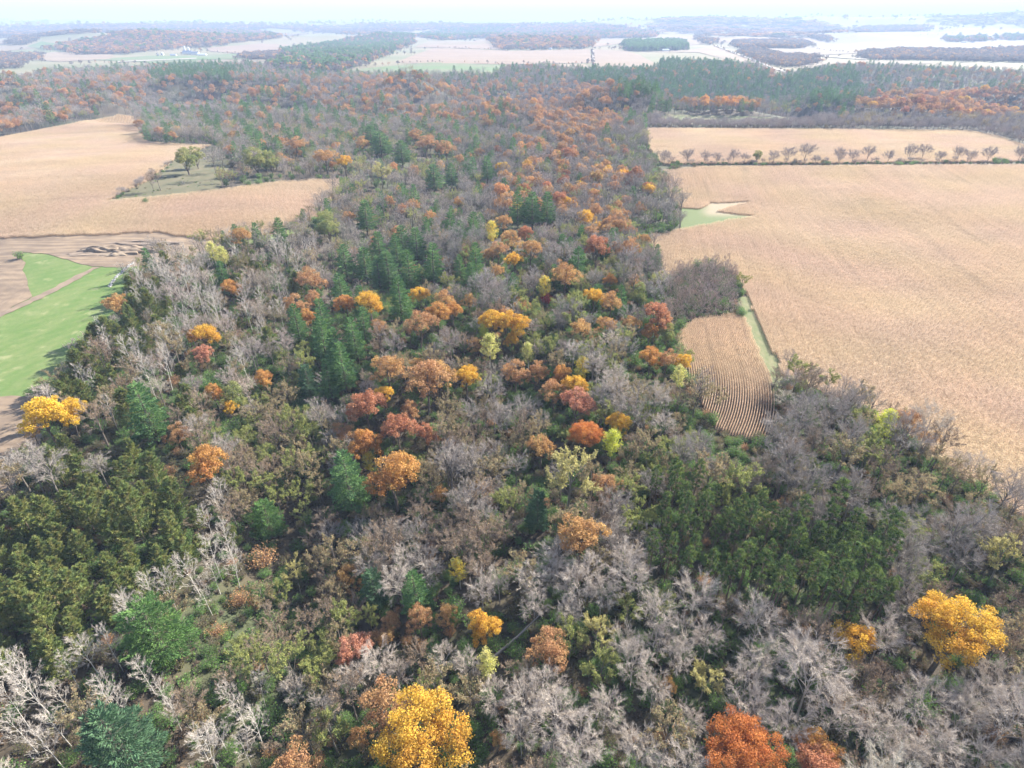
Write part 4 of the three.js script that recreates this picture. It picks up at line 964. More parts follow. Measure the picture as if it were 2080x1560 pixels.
// would a plant here stand in front of a tree that the photograph shows whole
function hides(k, x, f, y, grow, r) {
  const H = full(k, 0).H * grow, pts = [0.55, 0.8, 1].map((t) => project(x, y + H * t, f)), own = ((full(k, 0).W * grow * 0.32) / pts[0][2]) * F;
  return SHOWN.some((s) => r < s.r + (k.name === 'oak_tree' ? 7 : s.w > 40 ? 4 : 1) && pts.some((p) => Math.hypot((p[0] - s.x) / (s.w * 0.92 + own), (p[1] - s.y) / (s.h * 0.92 + own * 0.6)) < 1));
}
rnd = mulberry(4242);
for (let pass = 0; pass < 3; pass++) {
  const [r0, r1, step] = [[38, 420, 2.2], [420, 950, 3.6], [950, 2050, 5.2]][pass];
  for (let f = 20; f < r1; f += step) for (let x = -r1; x < r1; x += step) {
    const gx = x + (rnd() - 0.5) * step, gf = f + (rnd() - 0.5) * step, r = Math.hypot(gx, gf);
    const keepIt = rnd();
    if (r < r0 || r >= r1) continue;
    if (Math.abs(gx) > gf * 1.15 + 55) continue;
    const y = height(gx, gf), [px, py, zc] = project(gx, y + 8, gf);
    if (zc < 10 || px < -140 || px > 2220 || py > 1680) continue;
    if (r > 1640) { const g = project(gx, y, gf); if (g[1] < edgeAt(g[0]) + 1) continue; }
    if (clear.some((c) => within(c, gx, gf))) continue;
    if (r > 1250) { const top = project(gx, y + 15, gf); if (top[1] < edgeAt(top[0]) - 12) continue; }
    const jx = r > 380 ? 24 * noiseA(gx / 45, gf / 45) + 12 * noiseB(gx / 16, gf / 16) : 0, jy = r > 380 ? 7 * noiseC(gx / 45, gf / 45) : 0, zone = MIX.find((z) => inside(z.poly, px + jx, py + jy)) ?? (py > 640 ? NEAR : py > 240 ? MID : BACK);
    const k = pick(zone.mix), sp = zone.spacing * (k.name === 'shrub' ? 0.75 : 1) * (r > 950 ? 1.05 : 1), grow = rr(0.72, 1.22) * (r > 950 ? 1.08 : 1);
    if (crowded(gx, gf, (sp * grow) / 2)) continue;
    if (keepIt < 0.02 || hides(k, gx, gf, y, grow, r)) continue;
    occupy(gx, gf, (sp * grow) / 2);
    const tall = k.name === 'cedar_tree' ? rr(0.6, 1.35) : 1, d = clear.length && r < 420 && k.name !== 'shrub' && k.name !== 'cedar_tree' ? clear.some((c) => within(c, gx + 5, gf) || within(c, gx - 5, gf) || within(c, gx, gf - 5)) : false;
    plants.push({ k, x: gx, f: gf, s: grow * (d ? 0.75 : 1) * Math.sqrt(tall), t: grow * rr(0.85, 1.12) * (d ? 0.7 : 1) * tall, turn: rnd() * 6.28, px, py });
  }
}
// brush at the foot of the tree row
for (let px = 1335; px < 2150; px += 7) {
  const [x, f] = hit(px + rr(-3, 3), 335.5 - (px - 1335) * 0.0035 + rr(-1.2, 1)), g = rr(0.3, 0.65), u = rnd();
  plants.push({ k: KINDS[u < 0.6 ? 'shrubGreen' : 'shrubOlive'], x, f, s: g * 1.2, t: g, turn: rnd() * 6.28, px, py: 335, low: true });
}
for (let px = 1340; px < 2120; px += 13) {
  const [x, f] = hit(px + rr(-6, 6), 334.5 - (px - 1335) * 0.0035 + rr(-1, 0.6)), g = rr(0.3, 0.75);
  if (rnd() < 0.25) continue;
  plants.push({ k: KINDS.hedgeTree, x, f, s: g, t: g * rr(0.8, 1.1), turn: rnd() * 6.28, px, py: 330, low: true });
}
// scrub along the upper edge of the glade
for (let i = 0; i < 110; i++) {
  const t = rnd(), wide = i > 46, px = wide ? lerp(250, 435, t) : lerp(222, 352, t) + rr(-5, 8), py = wide ? lerp(400, 340, t) + rr(-18, 28) * (0.3 + t) : lerp(411, 332, t) + rr(-3, 5), [x, f] = hit(px, py), g = wide ? rr(0.15, 0.4) : rr(0.3, 0.75);
  plants.push({ k: KINDS[rnd() < (wide ? 0.15 : 0.5) ? 'hedgeTree' : rnd() < 0.4 ? 'shrubGreen' : 'shrubOlive'], x, f, s: g, t: g * 0.8, turn: rnd() * 6.28, px, py, low: true });
}
// shrubs under and between the trees
for (let f = 25; f < 330; f += 3) for (let x = -330; x < 330; x += 3) {
  const gx = x + (rnd() - 0.5) * 3, gf = f + (rnd() - 0.5) * 3, u = rnd(), v = rnd(), g = rr(0.35, 0.8), a = rnd() * 6.28;
  if (u > 0.72) continue;
  const y = height(gx, gf), [px, py, zc] = project(gx, y + 2, gf);
  if (zc < 10 || px < -120 || px > 2200 || py > 1660 || clear.some((c) => within(c, gx, gf))) continue;
  const green = noiseC(gx / 60, gf / 60) * 0.5 + 0.5, k = KINDS[v < 0.25 + 0.55 * green ? 'shrubGreen' : v < 0.93 ? 'shrubOlive' : 'shrubRust'];
  plants.push({ k, x: gx, f: gf, s: g, t: g, turn: a, px, py, low: true });
}

// ---------------------------------------------------------------- set the plants out: the nearest of each kind one by one, the rest as woods
const MOST = { bare_tree: 300, birch_tree: 190, leafy_tree: 240, oak_tree: 290, aspen_tree: 60, white_pine: 110, red_pine: 190, cedar_tree: 230, shrub: 220, thicket_tree: 0 };
const leafMat = { bark: M.bark, leaf: M.leaf, needle: M.needle };
for (const p of plants) p.r = Math.hypot(p.x, p.f);
plants.sort((a, b) => (b.pointed || b.row !== undefined ? 1 : 0) - (a.pointed || a.row !== undefined ? 1 : 0) || a.r - b.r);
const protos = new Map(), count = {};
function proto(k, i) {
  const id = k.key + (i % k.variants);
  if (!protos.has(id)) {
    const g = full(k, i), t = new THREE.Group();
    t.name = k.name;
    const trunk = new THREE.Mesh(g.trunk, M.bark), crown = new THREE.Mesh(g.crown, leafMat[k.mat]);
    trunk.name = k.name === 'shrub' ? 'stem' : 'trunk';
    crown.name = k.name === 'shrub' ? 'foliage' : 'crown';
    for (const m of [trunk, crown]) m.castShadow = m.receiveShadow = true;
    t.add(trunk, crown);
    protos.set(id, t);
  }
  return protos.get(id);
}
// labels: what a tree looks like and where it stands from the trees and places one can name
const NAMED = plants.filter((p) => p.pointed?.ref).map((p) => ({ x: p.px, y: p.py, ref: p.pointed.ref })).concat([
  [210, 505, 'the excavated dirt'], [110, 620, 'the green meadow'], [1470, 770, 'the small corn patch'], [1430, 605, 'the grey thicket'], [1550, 1110, 'the red pine plantation'], [1440, 445, 'the grass notch'],
  [250, 1080, 'the cedar stand'], [330, 385, 'the grass glade'], [20, 920, 'the ploughed dirt'], [1545, 700, 'the grass lane'], [1960, 950, 'the lower corn edge'], [1640, 245, 'the valley meadow'], [1700, 330, 'the narrow corn field']].map(([x, y, ref]) => ({ x, y, ref })));
const usedLabels = new Set();
const side = (dx, dy) => (Math.abs(dx) > Math.abs(dy) * 1.2 ? (dx < 0 ? 'left of' : 'right of') : dy < 0 ? 'behind' : 'in front of');
function labelFor(p) {
  const near = NAMED.map((n) => ({ n, d: Math.hypot(n.x - p.px, n.y - p.py) })).sort((a, b) => a.d - b.d).slice(0, 6), look = p.k.look;
  const size = p.k.name !== 'shrub' && p.t > 1.12 ? 'tall ' : p.t < 0.78 ? 'small ' : '', tries = [];
  const rel = (e) => `${e.d < 70 ? 'just ' : e.d > 190 ? 'well ' : ''}${side(p.px - e.n.x, p.py - e.n.y)} ${e.n.ref}`;
  tries.push(`${look} ${rel(near[0])}`, `${size}${look} ${rel(near[0])}`, `${size}${look} ${rel(near[1])}`);
  const short = look.split(' with ')[0];
  for (const [i, j] of [[0, 1], [0, 2], [1, 2], [0, 3], [1, 3], [2, 3], [0, 4], [1, 4]]) tries.push(`${size}${short} ${side(p.px - near[i].n.x, p.py - near[i].n.y)} ${near[i].n.ref}, ${side(p.px - near[j].n.x, p.py - near[j].n.y)} ${near[j].n.ref}`);
  const fit = tries.map((t) => t.trim()).filter((t) => t.split(/\s+/).length <= 16);
  return fit.find((t) => !usedLabels.has(t)) ?? fit[0];
}
const GROUPS = { bare_tree: 'bare trees of the wood', birch_tree: 'white birches of the wood', leafy_tree: 'thin-leaved trees of the wood', oak_tree: 'autumn oaks of the wood', aspen_tree: 'yellow aspens of the wood', white_pine: 'dark pines of the wood', red_pine: 'plantation pines', cedar_tree: 'olive cedars of the wood', shrub: 'shrubs under the trees', thicket_tree: 'saplings of the grey thicket' };
const massed = new Map();
let turnNo = 0;
rnd = mulberry(99);
for (const p of plants) {
  const k = p.k, n = (count[k.name] = (count[k.name] ?? 0)), inFrame = p.px > -30 && p.px < 2110 && p.py < 1600, i = turnNo++;
  if ((p.pointed || p.row !== undefined) || (n < MOST[k.name] && inFrame && p.r < 420 && !p.low)) {
    count[k.name]++;
    const src = proto(k, p.pointed ? i : Math.floor(rnd() * 97)), o = src.parent ? src.clone() : src;
    o.name = numbered(k.name);
    o.position.set(p.x, height(p.x, p.f) - 0.1, -p.f);
    o.scale.set(p.s, p.t, p.s);
    o.rotation.set(rr(-0.04, 0.04), p.turn, rr(-0.04, 0.04));
    let label = p.pointed?.label || undefined;
    if (p.row !== undefined) label = p.row === 6 ? 'green tree standing in the row of bare trees between two corn fields' : undefined;
    if (p.row !== undefined && p.row !== 6) { const ord = ['first', 'second', 'third', 'fourth', 'fifth', 'sixth', 'seventh', 'eighth', 'ninth', 'tenth', 'eleventh', 'twelfth', 'thirteenth', 'fourteenth', 'fifteenth', 'sixteenth', 'seventeenth', 'eighteenth', 'nineteenth', 'twentieth', 'twenty-first', 'twenty-second', 'last']; label = `${ord[p.row]} tree from the left in the row between two corn fields`; }
    label ??= labelFor(p);
    usedLabels.add(label);
    scene.add(tag(o, label, k.category, p.row !== undefined ? 'trees in the row between the corn fields' : GROUPS[k.name]));
  } else {
    const lod = p.r > 330 ? 'far' : 'full', v = Math.floor(rnd() * (lod === 'far' ? Math.min(2, k.variants) : k.variants)), id = k.key + lod + v;
    if (!massed.has(id)) massed.set(id, { k, lod, v, list: [] });
    massed.get(id).list.push(p);
  }
}
function woods(name, label, category, sets) {     // SETS: [geometry, material, part name, matrices, tint]
  const g = new THREE.Group();
  g.name = numbered(name);
  for (const [geo, mat, part, list, tint] of sets) {
    if (!list.length) continue;
    const o = new THREE.InstancedMesh(geo, mat, list.length), c = new THREE.Color();
    list.forEach((m, i) => { o.setMatrixAt(i, m); if (tint) { const t = rr(0.8, 1.22); o.setColorAt(i, c.setRGB(t * rr(0.94, 1.08), t, t * rr(0.92, 1.06))); } });
    o.name = part;
    o.castShadow = o.receiveShadow = true;
    o.userData.kind = 'stuff';
    g.add(o);
  }
  scene.add(tag(g, label, category, null, 'stuff'));
}
{
  const q = new THREE.Quaternion(), e = new THREE.Euler(), s = new THREE.Vector3(), v = new THREE.Vector3(), by = new Map();
  const matrix = (p) => new THREE.Matrix4().compose(v.set(p.x, height(p.x, p.f) - 0.1, -p.f), q.setFromEuler(e.set(rr(-0.04, 0.04), p.turn, rr(-0.04, 0.04))), s.set(p.s, p.t, p.s));
  for (const m of massed.values()) {
    const g = m.lod === 'far' ? far(m.k, m.v) : full(m.k, m.v), list = m.list.map(matrix);
    if (!by.has(m.k.name)) by.set(m.k.name, []);
    by.get(m.k.name).push([g.trunk, M.bark, 'trunk', list, false], [g.crown, leafMat[m.k.mat], 'crown', list, true]);
  }
  const words = { bare_tree: ['bare_woods', 'mass of grey leafless trees running back to the river bluff', 'forest'], birch_tree: ['birch_woods', 'mass of further white birches among the grey trees', 'forest'], leafy_tree: ['thinning_woods', 'mass of further thin-leaved tan and olive trees', 'forest'], oak_tree: ['oak_woods', 'mass of further russet oaks on the slopes down to the valley', 'forest'], aspen_tree: ['aspen_woods', 'mass of further yellow aspens', 'forest'], white_pine: ['pine_woods', 'dark pine woods on the river bluff and far slopes', 'forest'], red_pine: ['plantation_woods', 'rest of the red pine plantation behind its front rows', 'forest'], cedar_tree: ['cedar_woods', 'rest of the dark olive cedars', 'forest'], shrub: ['undergrowth', 'green and brown undergrowth beneath the trees', 'undergrowth'], thicket_tree: ['thicket', 'dense grey brown thicket of saplings between the corn fields', 'thicket'] };
  for (const [name, sets] of by) woods(...words[name], sets);
}
// low growth on the floor of the wood
{
  rnd = mulberry(555);
  const tuft = (seed, colors) => makeShrub(seed, { H: 1.3, W: 2.6, colors, n: 150, size: 0.3, stems: 9, q: 1 });
  const kinds = [tuft(1, K.green), tuft(2, [[0.15, 0.11, 0.07], [0.19, 0.13, 0.075], [0.11, 0.085, 0.06]]), tuft(3, [[0.13, 0.14, 0.05], [0.16, 0.15, 0.06]])], lists = [[], [], []];
  const q = new THREE.Quaternion(), e = new THREE.Euler(), s = new THREE.Vector3(), v = new THREE.Vector3();
  for (let f = 25; f < 300; f += 2.6) for (let x = -260; x < 260; x += 2.6) {
    const gx = x + (rnd() - 0.5) * 2.4, gf = f + (rnd() - 0.5) * 2.4, [px, py, zc] = project(gx, 0, gf), u = rnd(), t = rr(0.6, 1.5), a = rnd() * 6.28;
    if (zc < 10 || px < -80 || px > 2160 || py > 1640) continue;
    const green = noiseC(gx / 75, gf / 75) * 0.5 + 0.5;
    if (u > 0.62 + 0.3 * green || clear.some((c) => within(c, gx, gf))) continue;
    lists[u < 0.5 * green ? 0 : u < 0.5 ? 1 : 2].push(new THREE.Matrix4().compose(v.set(gx, height(gx, gf) - 0.05, -gf), q.setFromEuler(e.set(0, a, 0)), s.set(t, t, t)));
  }
  woods('ground_cover', 'low green and brown plants on the floor of the wood', 'ground cover', kinds.flatMap((k, i) => [[k.trunk, M.bark, 'stem', lists[i], false], [k.crown, M.leaf, 'foliage', lists[i], true]]));
}

// ---------------------------------------------------------------- far woods, each copse and wooded hill of the plain
const COPSES = [
  ['wooded hill with russet trees behind the white farm', '110,100 170,86 240,70 330,63 520,63 575,78 490,86 420,97 360,98 250,111 170,112', 'rust'],
  ['lone dark copse left of the wooded hill', '20,89 45,77 65,81 72,89 30,93', 'grey'],
  ['grey wood at the left edge above the valley', '-200,112 0,111 70,113 76,121 50,126 30,140 -200,150', 'grey'],
  ['mixed wood sloping down right of the white farm', '580,108 650,96 740,76 830,71 836,90 780,110 740,130 700,146 620,150 556,142 590,122', 'mixed'],
  ['grey shelter wood beside the cream farm field', '500,111 590,108 592,120 500,122', 'grey'],
  ['small dark wood on the plain near the horizon', '840,74 900,62 990,57 1040,60 1000,76 900,82', 'mixed'],
  ['broad russet wood in the middle of the plateau', '1020,102 1000,84 1000,68 1062,55 1197,47 1332,66 1322,77 1202,78 1200,98 1041,102', 'rust'],
  ['long wood below the horizon on the right of the plain', '1322,40 1446,36 1623,40 1737,59 1727,68 1633,67 1644,75 1550,76 1436,73 1332,64', 'rust'],
  ['low wood strip before the right-hand ridge', '1742,55 1877,53 1877,64 1742,65', 'grey'],
  ['high wooded ridge at the right end of the horizon', '1893,37 1986,24 2080,19 2300,19 2300,55 2080,49 1934,48', 'grey'],
  ['dark shelterbelt of conifers on the pink field', '1273,89 1384,86 1384,102 1275,105', 'pine'],
  ['thin wood spur beside the field track', '1415,75 1452,85 1452,92 1431,90', 'grey'],
  ['grey copse row between pink and cream fields', '1496,86 1633,84 1636,99 1498,98', 'grey'],
  ['blue grey wood reaching from the plateau to the bluff', '1504,104 1530,99 1587,114 1649,114 1649,128 1613,138 1571,133 1524,115', 'grey'],
  ['long grey hedge wood on the bluff top', '1758,110 1820,103 1986,107 2080,100 2300,100 2300,128 2080,127 1831,122 1758,122', 'grey'],
  ['farmstead grove on the cream field', '1929,77 2002,75 2002,85 1929,87', 'mixed'],
  ['small grove at the right edge of the cream field', '2033,73 2120,73 2120,83 2035,82', 'mixed'],
  ['short tree spur at the edge of the broad cream field', '1644,70 1690,78 1690,88 1649,78', 'grey'],
  ['far woods across the left horizon', '-200,60 0,58 200,52 430,50 640,56 500,60 330,59 200,66 60,76 -200,80', 'grey'],
  ['far woods across the middle horizon', '560,58 700,52 860,50 1040,48 1080,52 900,60 740,70 640,66', 'grey'],
];
{
  rnd = mulberry(909);
  const blob = (seed, cols, W = 9, H = 12) => makeLeafy(seed, { H, W, colors: cols, masses: 4, lobes: 6, per: 7, size: 1.0, base: 0.12, gap: 0 }), fir = (seed) => makePine(seed, { H: 17, W: 8, colors: K.pine, q: 0.25, tiers: 10, size: 1.1 });
  const grey = [[0.19, 0.165, 0.155], [0.23, 0.2, 0.18], [0.165, 0.145, 0.135]], T = { rust: [blob(1, K.rust), blob(2, K.rust.concat(K.orange))], grey: [blob(3, grey), blob(4, grey)], pine: [fir(5), fir(6)], tan: [blob(7, K.tanoak)] };
  const MIXES = { rust: 'rust:0.5 grey:0.4 pine:0.04 tan:0.06', grey: 'grey:0.8 rust:0.12 tan:0.08', mixed: 'grey:0.5 rust:0.25 pine:0.17 tan:0.08', pine: 'pine:0.75 grey:0.25' };
  const q = new THREE.Quaternion(), e = new THREE.Euler(), s = new THREE.Vector3(), v = new THREE.Vector3();
  let total = 0;
  for (const [label, text, what] of COPSES) {
    const poly = landPolygon(text, 1680), mid = Math.hypot((poly.box[0] + poly.box[1]) / 2, (poly.box[2] + poly.box[3]) / 2), area = (poly.box[1] - poly.box[0]) * (poly.box[3] - poly.box[2]);
    const step = Math.max(8, mid / 330, Math.sqrt(area / 60000)), grow = step / 8, lists = new Map();
    for (let x = poly.box[0]; x < poly.box[1]; x += step) for (let f = poly.box[2]; f < poly.box[3]; f += step) {
      const gx = x + (rnd() - 0.5) * step, gf = f + (rnd() - 0.5) * step, u = rnd(), t = rr(0.8, 1.25), a = rnd() * 6.28, b = rnd();
      const d = 26 + step, wx = gx + d * (noiseA(gx / 55, gf / 55) + 0.6 * noiseB(gx / 21, gf / 21)), wf = gf + d * 1.6 * (noiseC(gx / 60, gf / 60) + 0.6 * noiseA(gx / 23 + 5, gf / 23));
      if (!within(poly, wx, wf) || b < 0.06) continue;
      let acc = 0, key = 'grey';
      for (const m of MIXES[what].split(' ')) { const [k, w] = m.split(':'); acc += +w; if (u < acc) { key = k; break; } }
      const g = T[key][Math.floor(b * T[key].length)];
      if (!lists.has(g)) lists.set(g, []);
      lists.get(g).push(new THREE.Matrix4().compose(v.set(gx, height(gx, gf) - 0.5, -gf), q.setFromEuler(e.set(0, a, 0)), s.set(t * grow * 1.4, t * Math.min(grow, 1.45), t * grow * 1.4)));
      total++;
    }
    woods('far_woods', label, 'woods', [...lists].flatMap(([g, l]) => [[g.crown, M.leaf, 'crown', l, true], [g.trunk, M.bark, 'trunk', l, false]]));
  }
  // hedgerows and scattered trees between the far fields
  const line = (text, label, gap, keyMix) => {
    const pts = P(text).map(([x, y]) => hit(x, y, 0, 1650)), lists = new Map();
    for (let i = 1; i < pts.length; i++) {
      const n = Math.ceil(Math.hypot(pts[i][0] - pts[i - 1][0], pts[i][1] - pts[i - 1][1]) / gap);
      for (let k = 0; k < n; k++) {
        const u = (k + rnd()) / n, x = lerp(pts[i - 1][0], pts[i][0], u) + rr(-5, 5), f = lerp(pts[i - 1][1], pts[i][1], u) + rr(-5, 5), t = rr(0.35, 1), g = T[rnd() < keyMix ? 'rust' : 'grey'][rnd() < 0.5 ? 0 : 1];
        if (noiseA(x / 60, f / 60) < -0.35) continue;
        if (!lists.has(g)) lists.set(g, []);
        lists.get(g).push(new THREE.Matrix4().compose(v.set(x, height(x, f) - 0.3, -f), q.setFromEuler(e.set(0, rnd() * 6.28, 0)), s.set(t, t, t)));
      }
    }
    woods('hedgerow', label, 'hedge', [...lists].flatMap(([g, l]) => [[g.crown, M.leaf, 'crown', l, true], [g.trunk, M.bark, 'trunk', l, false]]));
  };
  line('800,128 900,127 1030,132', 'thin hedge between the hay field and the pinkish field', 14, 0.3);
  line('1060,130 1200,130', 'row of low trees along the foot of the pinkish field', 10, 0.2);
  line('1203,101 1205,148', 'hedge line running up between two plateau fields', 16, 0.1);
  line('880,98 1040,103 1198,101', 'hedge along the top of the wide pinkish field', 20, 0.3);
  line('840,97 760,110 690,145', 'hedge along the edge of the mixed wood', 14, 0.3);
  line('440,107 480,109 590,101', 'hedge below the pink slope right of the farm', 18, 0.2);
  line('190,128 330,132 430,136', 'hedge below the green strip by the farm', 14, 0.3);
  line('520,64 600,72 690,66 760,74', 'hedge beyond the wooded hill', 30, 0.2);
  line('1450,94 1600,150', 'hedge along the tapering tan field', 18, 0.2);
  line('1650,100 1760,109 1900,101', 'hedge across the broad cream field', 26, 0.2);
  line('1690,70 1800,72 1920,70 2080,66', 'hedge far off across the cream plain', 40, 0.2);
  {
    const lists = new Map();
    for (let f = 1750; f < 10500; f += 34) for (let x = -8000; x < 9000; x += 34) {
      const gx = x + (rnd() - 0.5) * 30, gf = f + (rnd() - 0.5) * 30, r = Math.hypot(gx, gf), u = rnd(), t = rr(0.8, 1.5) * Math.max(1, r / 3200), a = rnd() * 6.28;
      if (Math.abs(gx) > gf * 1.02 || (r > 4500 && u > 0.4)) continue;
      const n = noiseB(gx / 420, gf / 210) + 0.35 * noiseA(gx / 120, gf / 90), [px] = project(gx, 0, gf);
      if (n < (px > 1250 && r < 5200 ? 0.86 : 0.66) || clear.some((c) => within(c, gx, gf))) continue;
      const g = T[u < 0.12 ? 'rust' : 'grey'][a < 3 ? 0 : 1];
      if (!lists.has(g)) lists.set(g, []);
      lists.get(g).push(new THREE.Matrix4().compose(v.set(gx, height(gx, gf) - 0.5, -gf), q.setFromEuler(e.set(0, a, 0)), s.set(t * 1.3, t * 0.9, t * 1.3)));
    }
    woods('scattered_woods', 'small scattered groves across the far plain', 'woods', [...lists].flatMap(([g, l]) => [[g.crown, M.leaf, 'crown', l, true], [g.trunk, M.bark, 'trunk', l, false]]));
  }
}

// ---------------------------------------------------------------- the farm on the far slope
function gable(w, l, h, rise, wallM, roofM) {
  const g = new THREE.Group(), body = new MB(), roof = new MB(), a = w / 2, b = l / 2, o = 0.5;
  const c = (x, y, z) => [x, y, z], one = [1, 1, 1];
  body.quad(c(-a, 0, -b), c(a, 0, -b), c(a, h, -b), c(-a, h, -b), one); body.quad(c(-a, 0, b), c(a, 0, b), c(a, h, b), c(-a, h, b), one);
  body.quad(c(-a, 0, -b), c(-a, 0, b), c(-a, h, b), c(-a, h, -b), one); body.quad(c(a, 0, -b), c(a, 0, b), c(a, h, b), c(a, h, -b), one);
  for (const z of [-b, b]) body.tri(c(-a, h, z), c(a, h, z), c(0, h + rise, z), one);
  for (const s of [-1, 1]) {
    const y0 = h - (o * rise) / a;
    roof.quad(c(s * (a + o), y0, -b - o), c(s * (a + o), y0, b + o), c(0, h + rise + 0.05, b + o), c(0, h + rise + 0.05, -b - o), one);
    roof.quad(c(s * (a + o), y0 + 0.25, -b - o), c(s * (a + o), y0 + 0.25, b + o), c(0, h + rise + 0.3, b + o), c(0, h + rise + 0.3, -b - o), one);
  }
  for (const [m, mat, n] of [[body, wallM, 'wall'], [roof, roofM, 'roof']]) { const x = new THREE.Mesh(m.geometry(), mat); x.name = n; x.castShadow = x.receiveShadow = true; g.add(x); }
  const win = new THREE.Mesh(new THREE.BoxGeometry(1.4, 1.5, 0.12), M.dark);
  for (const x of [-w * 0.28, w * 0.28]) { const k = win.clone(); k.name = 'window'; k.position.set(x, h * 0.6, b + 0.04); g.add(k); }
  const door = new THREE.Mesh(new THREE.BoxGeometry(Math.min(3, w * 0.3), h * 0.6, 0.12), M.dark);
  door.name = 'door'; door.position.set(0, h * 0.3, b + 0.05); g.add(door);
  return g;
}
for (const [px, py, w, l, h, rise, turn, wall, roof, name, label, cat] of [
  [382, 110, 14, 44, 6.5, 6, 1.3, 'wall', 'roof', 'barn', 'long white barn in the middle of the far farm', 'barn'],
  [397, 111, 12, 30, 6, 5, 1.45, 'wall', 'roof', 'barn', 'white barn right of the long barn at the far farm', 'barn'],
  [411, 113, 11, 34, 4, 3, 1.5, 'wall', 'silo', 'barn', 'low white shed at the right end of the far farm', 'barn'],
  [353, 114, 10, 24, 4, 3, 1.5, 'wall', 'roof', 'farm_shed', 'grey roofed shed left of the long white barn', 'shed'],
  [330, 112, 10, 15, 6, 4, 0.3, 'wall', 'roof', 'farmhouse', 'white farmhouse left of the far farm yard', 'house'],
  [321, 113, 8, 12, 4, 3, 0.5, 'wall', 'roof', 'farm_shed', 'small shed beside the white farmhouse', 'shed'],
  [629, 107, 10, 16, 6, 4, 0.9, 'wall', 'roof', 'farmhouse', 'white farmhouse at the edge of the mixed wood', 'house'],
  [638, 110, 9, 18, 5, 4, 1.2, 'redWall', 'roof', 'barn', 'small red barn beside the wood edge farmhouse', 'barn'],
  [1957, 88, 11, 24, 6, 4, 1.4, 'wall', 'roof', 'barn', 'white barn beside the grove on the cream field', 'barn'],
  [1975, 88, 9, 14, 5, 3.5, 0.4, 'wall', 'roof', 'farmhouse', 'white farmhouse in the grove on the cream field', 'house'],
  [1180, 99, 10, 16, 5, 4, 0.8, 'wall', 'roof', 'farmhouse', 'white farmhouse below the russet plateau wood', 'house'],
  [1118, 101, 9, 14, 5, 3.5, 1.2, 'wall', 'silo', 'farmhouse', 'pale roofed farmhouse at the foot of the russet plateau wood', 'house'],
  [1352, 104, 12, 28, 5, 3.5, 1.5, 'wall', 'silo', 'barn', 'long white shed in front of the conifer shelterbelt', 'barn'],
  [640, 150, 8, 14, 4, 2.5, 1.4, 'wall', 'silo', 'farm_shed', 'lone white shed in the trees below the hay field', 'shed'],
]) {
  const [x, f] = hit(px, py, 0, 1300), o = gable(w, l, h, rise, M[wall], M[roof]);
  o.name = numbered(name);
  o.position.set(x, height(x, f) + 0.2, -f);
  o.rotation.y = turn;
  scene.add(tag(o, label, cat, 'farm buildings on the far slope'));
}
for (const [px, py, h, label] of [[377, 108, 24, 'tall pale silo behind the long white barn'], [385, 107, 18, 'shorter pale silo beside the tall silo']]) {
  const [x, f] = hit(px, py), o = new THREE.Group(), body = new THREE.Mesh(new THREE.CylinderGeometry(3.4, 3.4, h, 20), M.silo), cap = new THREE.Mesh(new THREE.SphereGeometry(3.4, 20, 8, 0, Math.PI * 2, 0, Math.PI / 2), M.wall);
  body.name = 'body'; body.position.y = h / 2;
  cap.name = 'dome'; cap.position.y = h; cap.scale.y = 0.8;
  o.add(body, cap);
  o.name = numbered('silo');
  o.position.set(x, height(x, f), -f);
  scene.add(tag(o, label, 'silo', 'farm buildings on the far slope'));
}

// ---------------------------------------------------------------- heaps of dug earth, and pale rubble at the meadow corner
function heap(px, py, w, d, h, turn, seed, label, colors) {
  const [x, f] = hit(px, py), g = new THREE.SphereGeometry(1, 40, 14, 0, Math.PI * 2, 0, Math.PI / 2), p = g.attributes.position, col = [];
  for (let i = 0; i < p.count; i++) {
    const a = p.getX(i), b = p.getY(i), c = p.getZ(i), k = 1 + 0.2 * noiseA(a * 1.5 + seed, c * 1.5) + 0.03 * noiseB(a * 5 + seed, c * 5);
    p.setXYZ(i, a * w * k, Math.pow(b, 0.8) * h * k * (0.8 + 0.25 * noiseC(a * 1.1 + seed, c * 1.4)), c * d * k);
    col.push(...blend(colors[0], colors[1], noiseB(a * 5 + seed, c * 3) * 0.5 + 0.5));
  }
  g.setAttribute('color', new THREE.BufferAttribute(new Float32Array(col), 3));
  g.computeVertexNormals();
  const o = new THREE.Mesh(g, M.soil);
  o.name = numbered('dirt_heap');
  o.position.set(x, height(x, f) - 0.1, -f);
  o.rotation.y = turn;
  o.castShadow = o.receiveShadow = true;
  scene.add(tag(o, label, 'dirt heap', 'heaps of dug earth below the corn'));
}
const earth = [[0.2, 0.145, 0.1], [0.29, 0.22, 0.155]];
heap(207, 509, 12, 4.5, 2.97, 0.1, 1, 'steep pale heap of dug earth in the middle of the digging', earth);
heap(252, 511, 13, 4.5, 2.38, -0.1, 2, 'long earth heap right of the steep pale heap', earth);
heap(235, 518, 9, 3.1, 1.55, 0.2, 3, 'low pale earth heap in front of the digging', [[0.27, 0.2, 0.14], [0.34, 0.27, 0.19]]);
heap(290, 508, 14, 4.5, 2.38, -0.2, 4, 'earth bank under the tall bare trees by the digging', earth);
heap(275, 495, 22, 4.5, 1.78, 0.05, 5, 'long low earth bank below the corn edge', [[0.2, 0.15, 0.11], [0.27, 0.2, 0.145]]);
heap(170, 517, 13, 3.6, 1.07, 0.1, 6, 'flat earth heap at the left of the digging', [[0.22, 0.165, 0.12], [0.29, 0.22, 0.16]]);
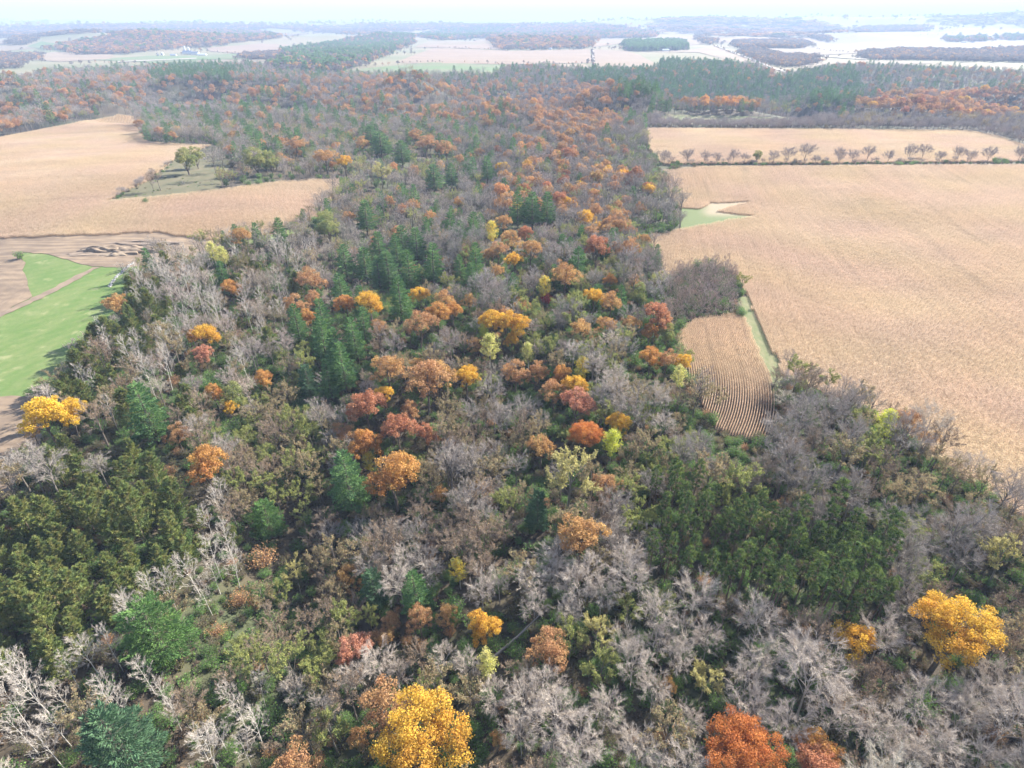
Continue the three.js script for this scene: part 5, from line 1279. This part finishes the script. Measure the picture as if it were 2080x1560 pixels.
{
  rnd = mulberry(31);
  const rock = new THREE.IcosahedronGeometry(0.5, 1), p = rock.attributes.position;
  for (let i = 0; i < p.count; i++) { const k = 1 + 0.3 * noiseA(p.getX(i) * 3, p.getY(i) * 3 + p.getZ(i) * 2); p.setXYZ(i, p.getX(i) * k, p.getY(i) * k * 0.7, p.getZ(i) * k); }
  const c = new Float32Array(p.count * 3).fill(0.3);
  rock.setAttribute('color', new THREE.BufferAttribute(c, 3));
  const n = 150, o = new THREE.InstancedMesh(rock, M.bark, n), line = P('222,584 230,572 243,558 256,546 272,534').map(([x, y]) => hit(x, y)), q = new THREE.Quaternion(), s = new THREE.Vector3(), v = new THREE.Vector3();
  for (let i = 0; i < n; i++) {
    const t = (i / n) * (line.length - 1.001), a = line[Math.floor(t)], b = line[Math.floor(t) + 1], u = t % 1, x = lerp(a[0], b[0], u) + rr(-0.8, 0.8), f = lerp(a[1], b[1], u) + rr(-0.8, 0.8), k = rr(0.3, 1.1);
    o.setMatrixAt(i, new THREE.Matrix4().compose(v.set(x, height(x, f) + 0.25, -f), q.setFromEuler(new THREE.Euler(rr(0, 6), rr(0, 6), rr(0, 6))), s.set(k, k, k)));
  }
  o.name = 'rubble';
  scene.add(tag(o, 'line of pale rubble along the meadow corner by the small bare tree', 'rubble', null, 'stuff'));
}
{ // a dark dead trunk lying across the undergrowth
  const a = hit(1020, 1332), b = hit(1085, 1290), m = new MB(), x = (a[0] + b[0]) / 2, f = (a[1] + b[1]) / 2, dx = (b[0] - a[0]) / 2, df = (b[1] - a[1]) / 2, up = height(x, f);
  m.tube([[-dx * 1.5, 0.8, df * 1.5], [0, 3.2, 0], [dx * 1.5, 6.5, -df * 1.5]], [0.32, 0.24, 0.1], 7, [0.16, 0.15, 0.14]);
  const o = new THREE.Mesh(m.geometry(), M.bark);
  o.name = 'fallen_trunk';
  o.position.set(x, up, -f);
  scene.add(tag(o, 'dark dead trunk leaning low beside the round rust orange tree', 'fallen tree'));
}
camera.far = 60000;
renderer.render(scene, camera);
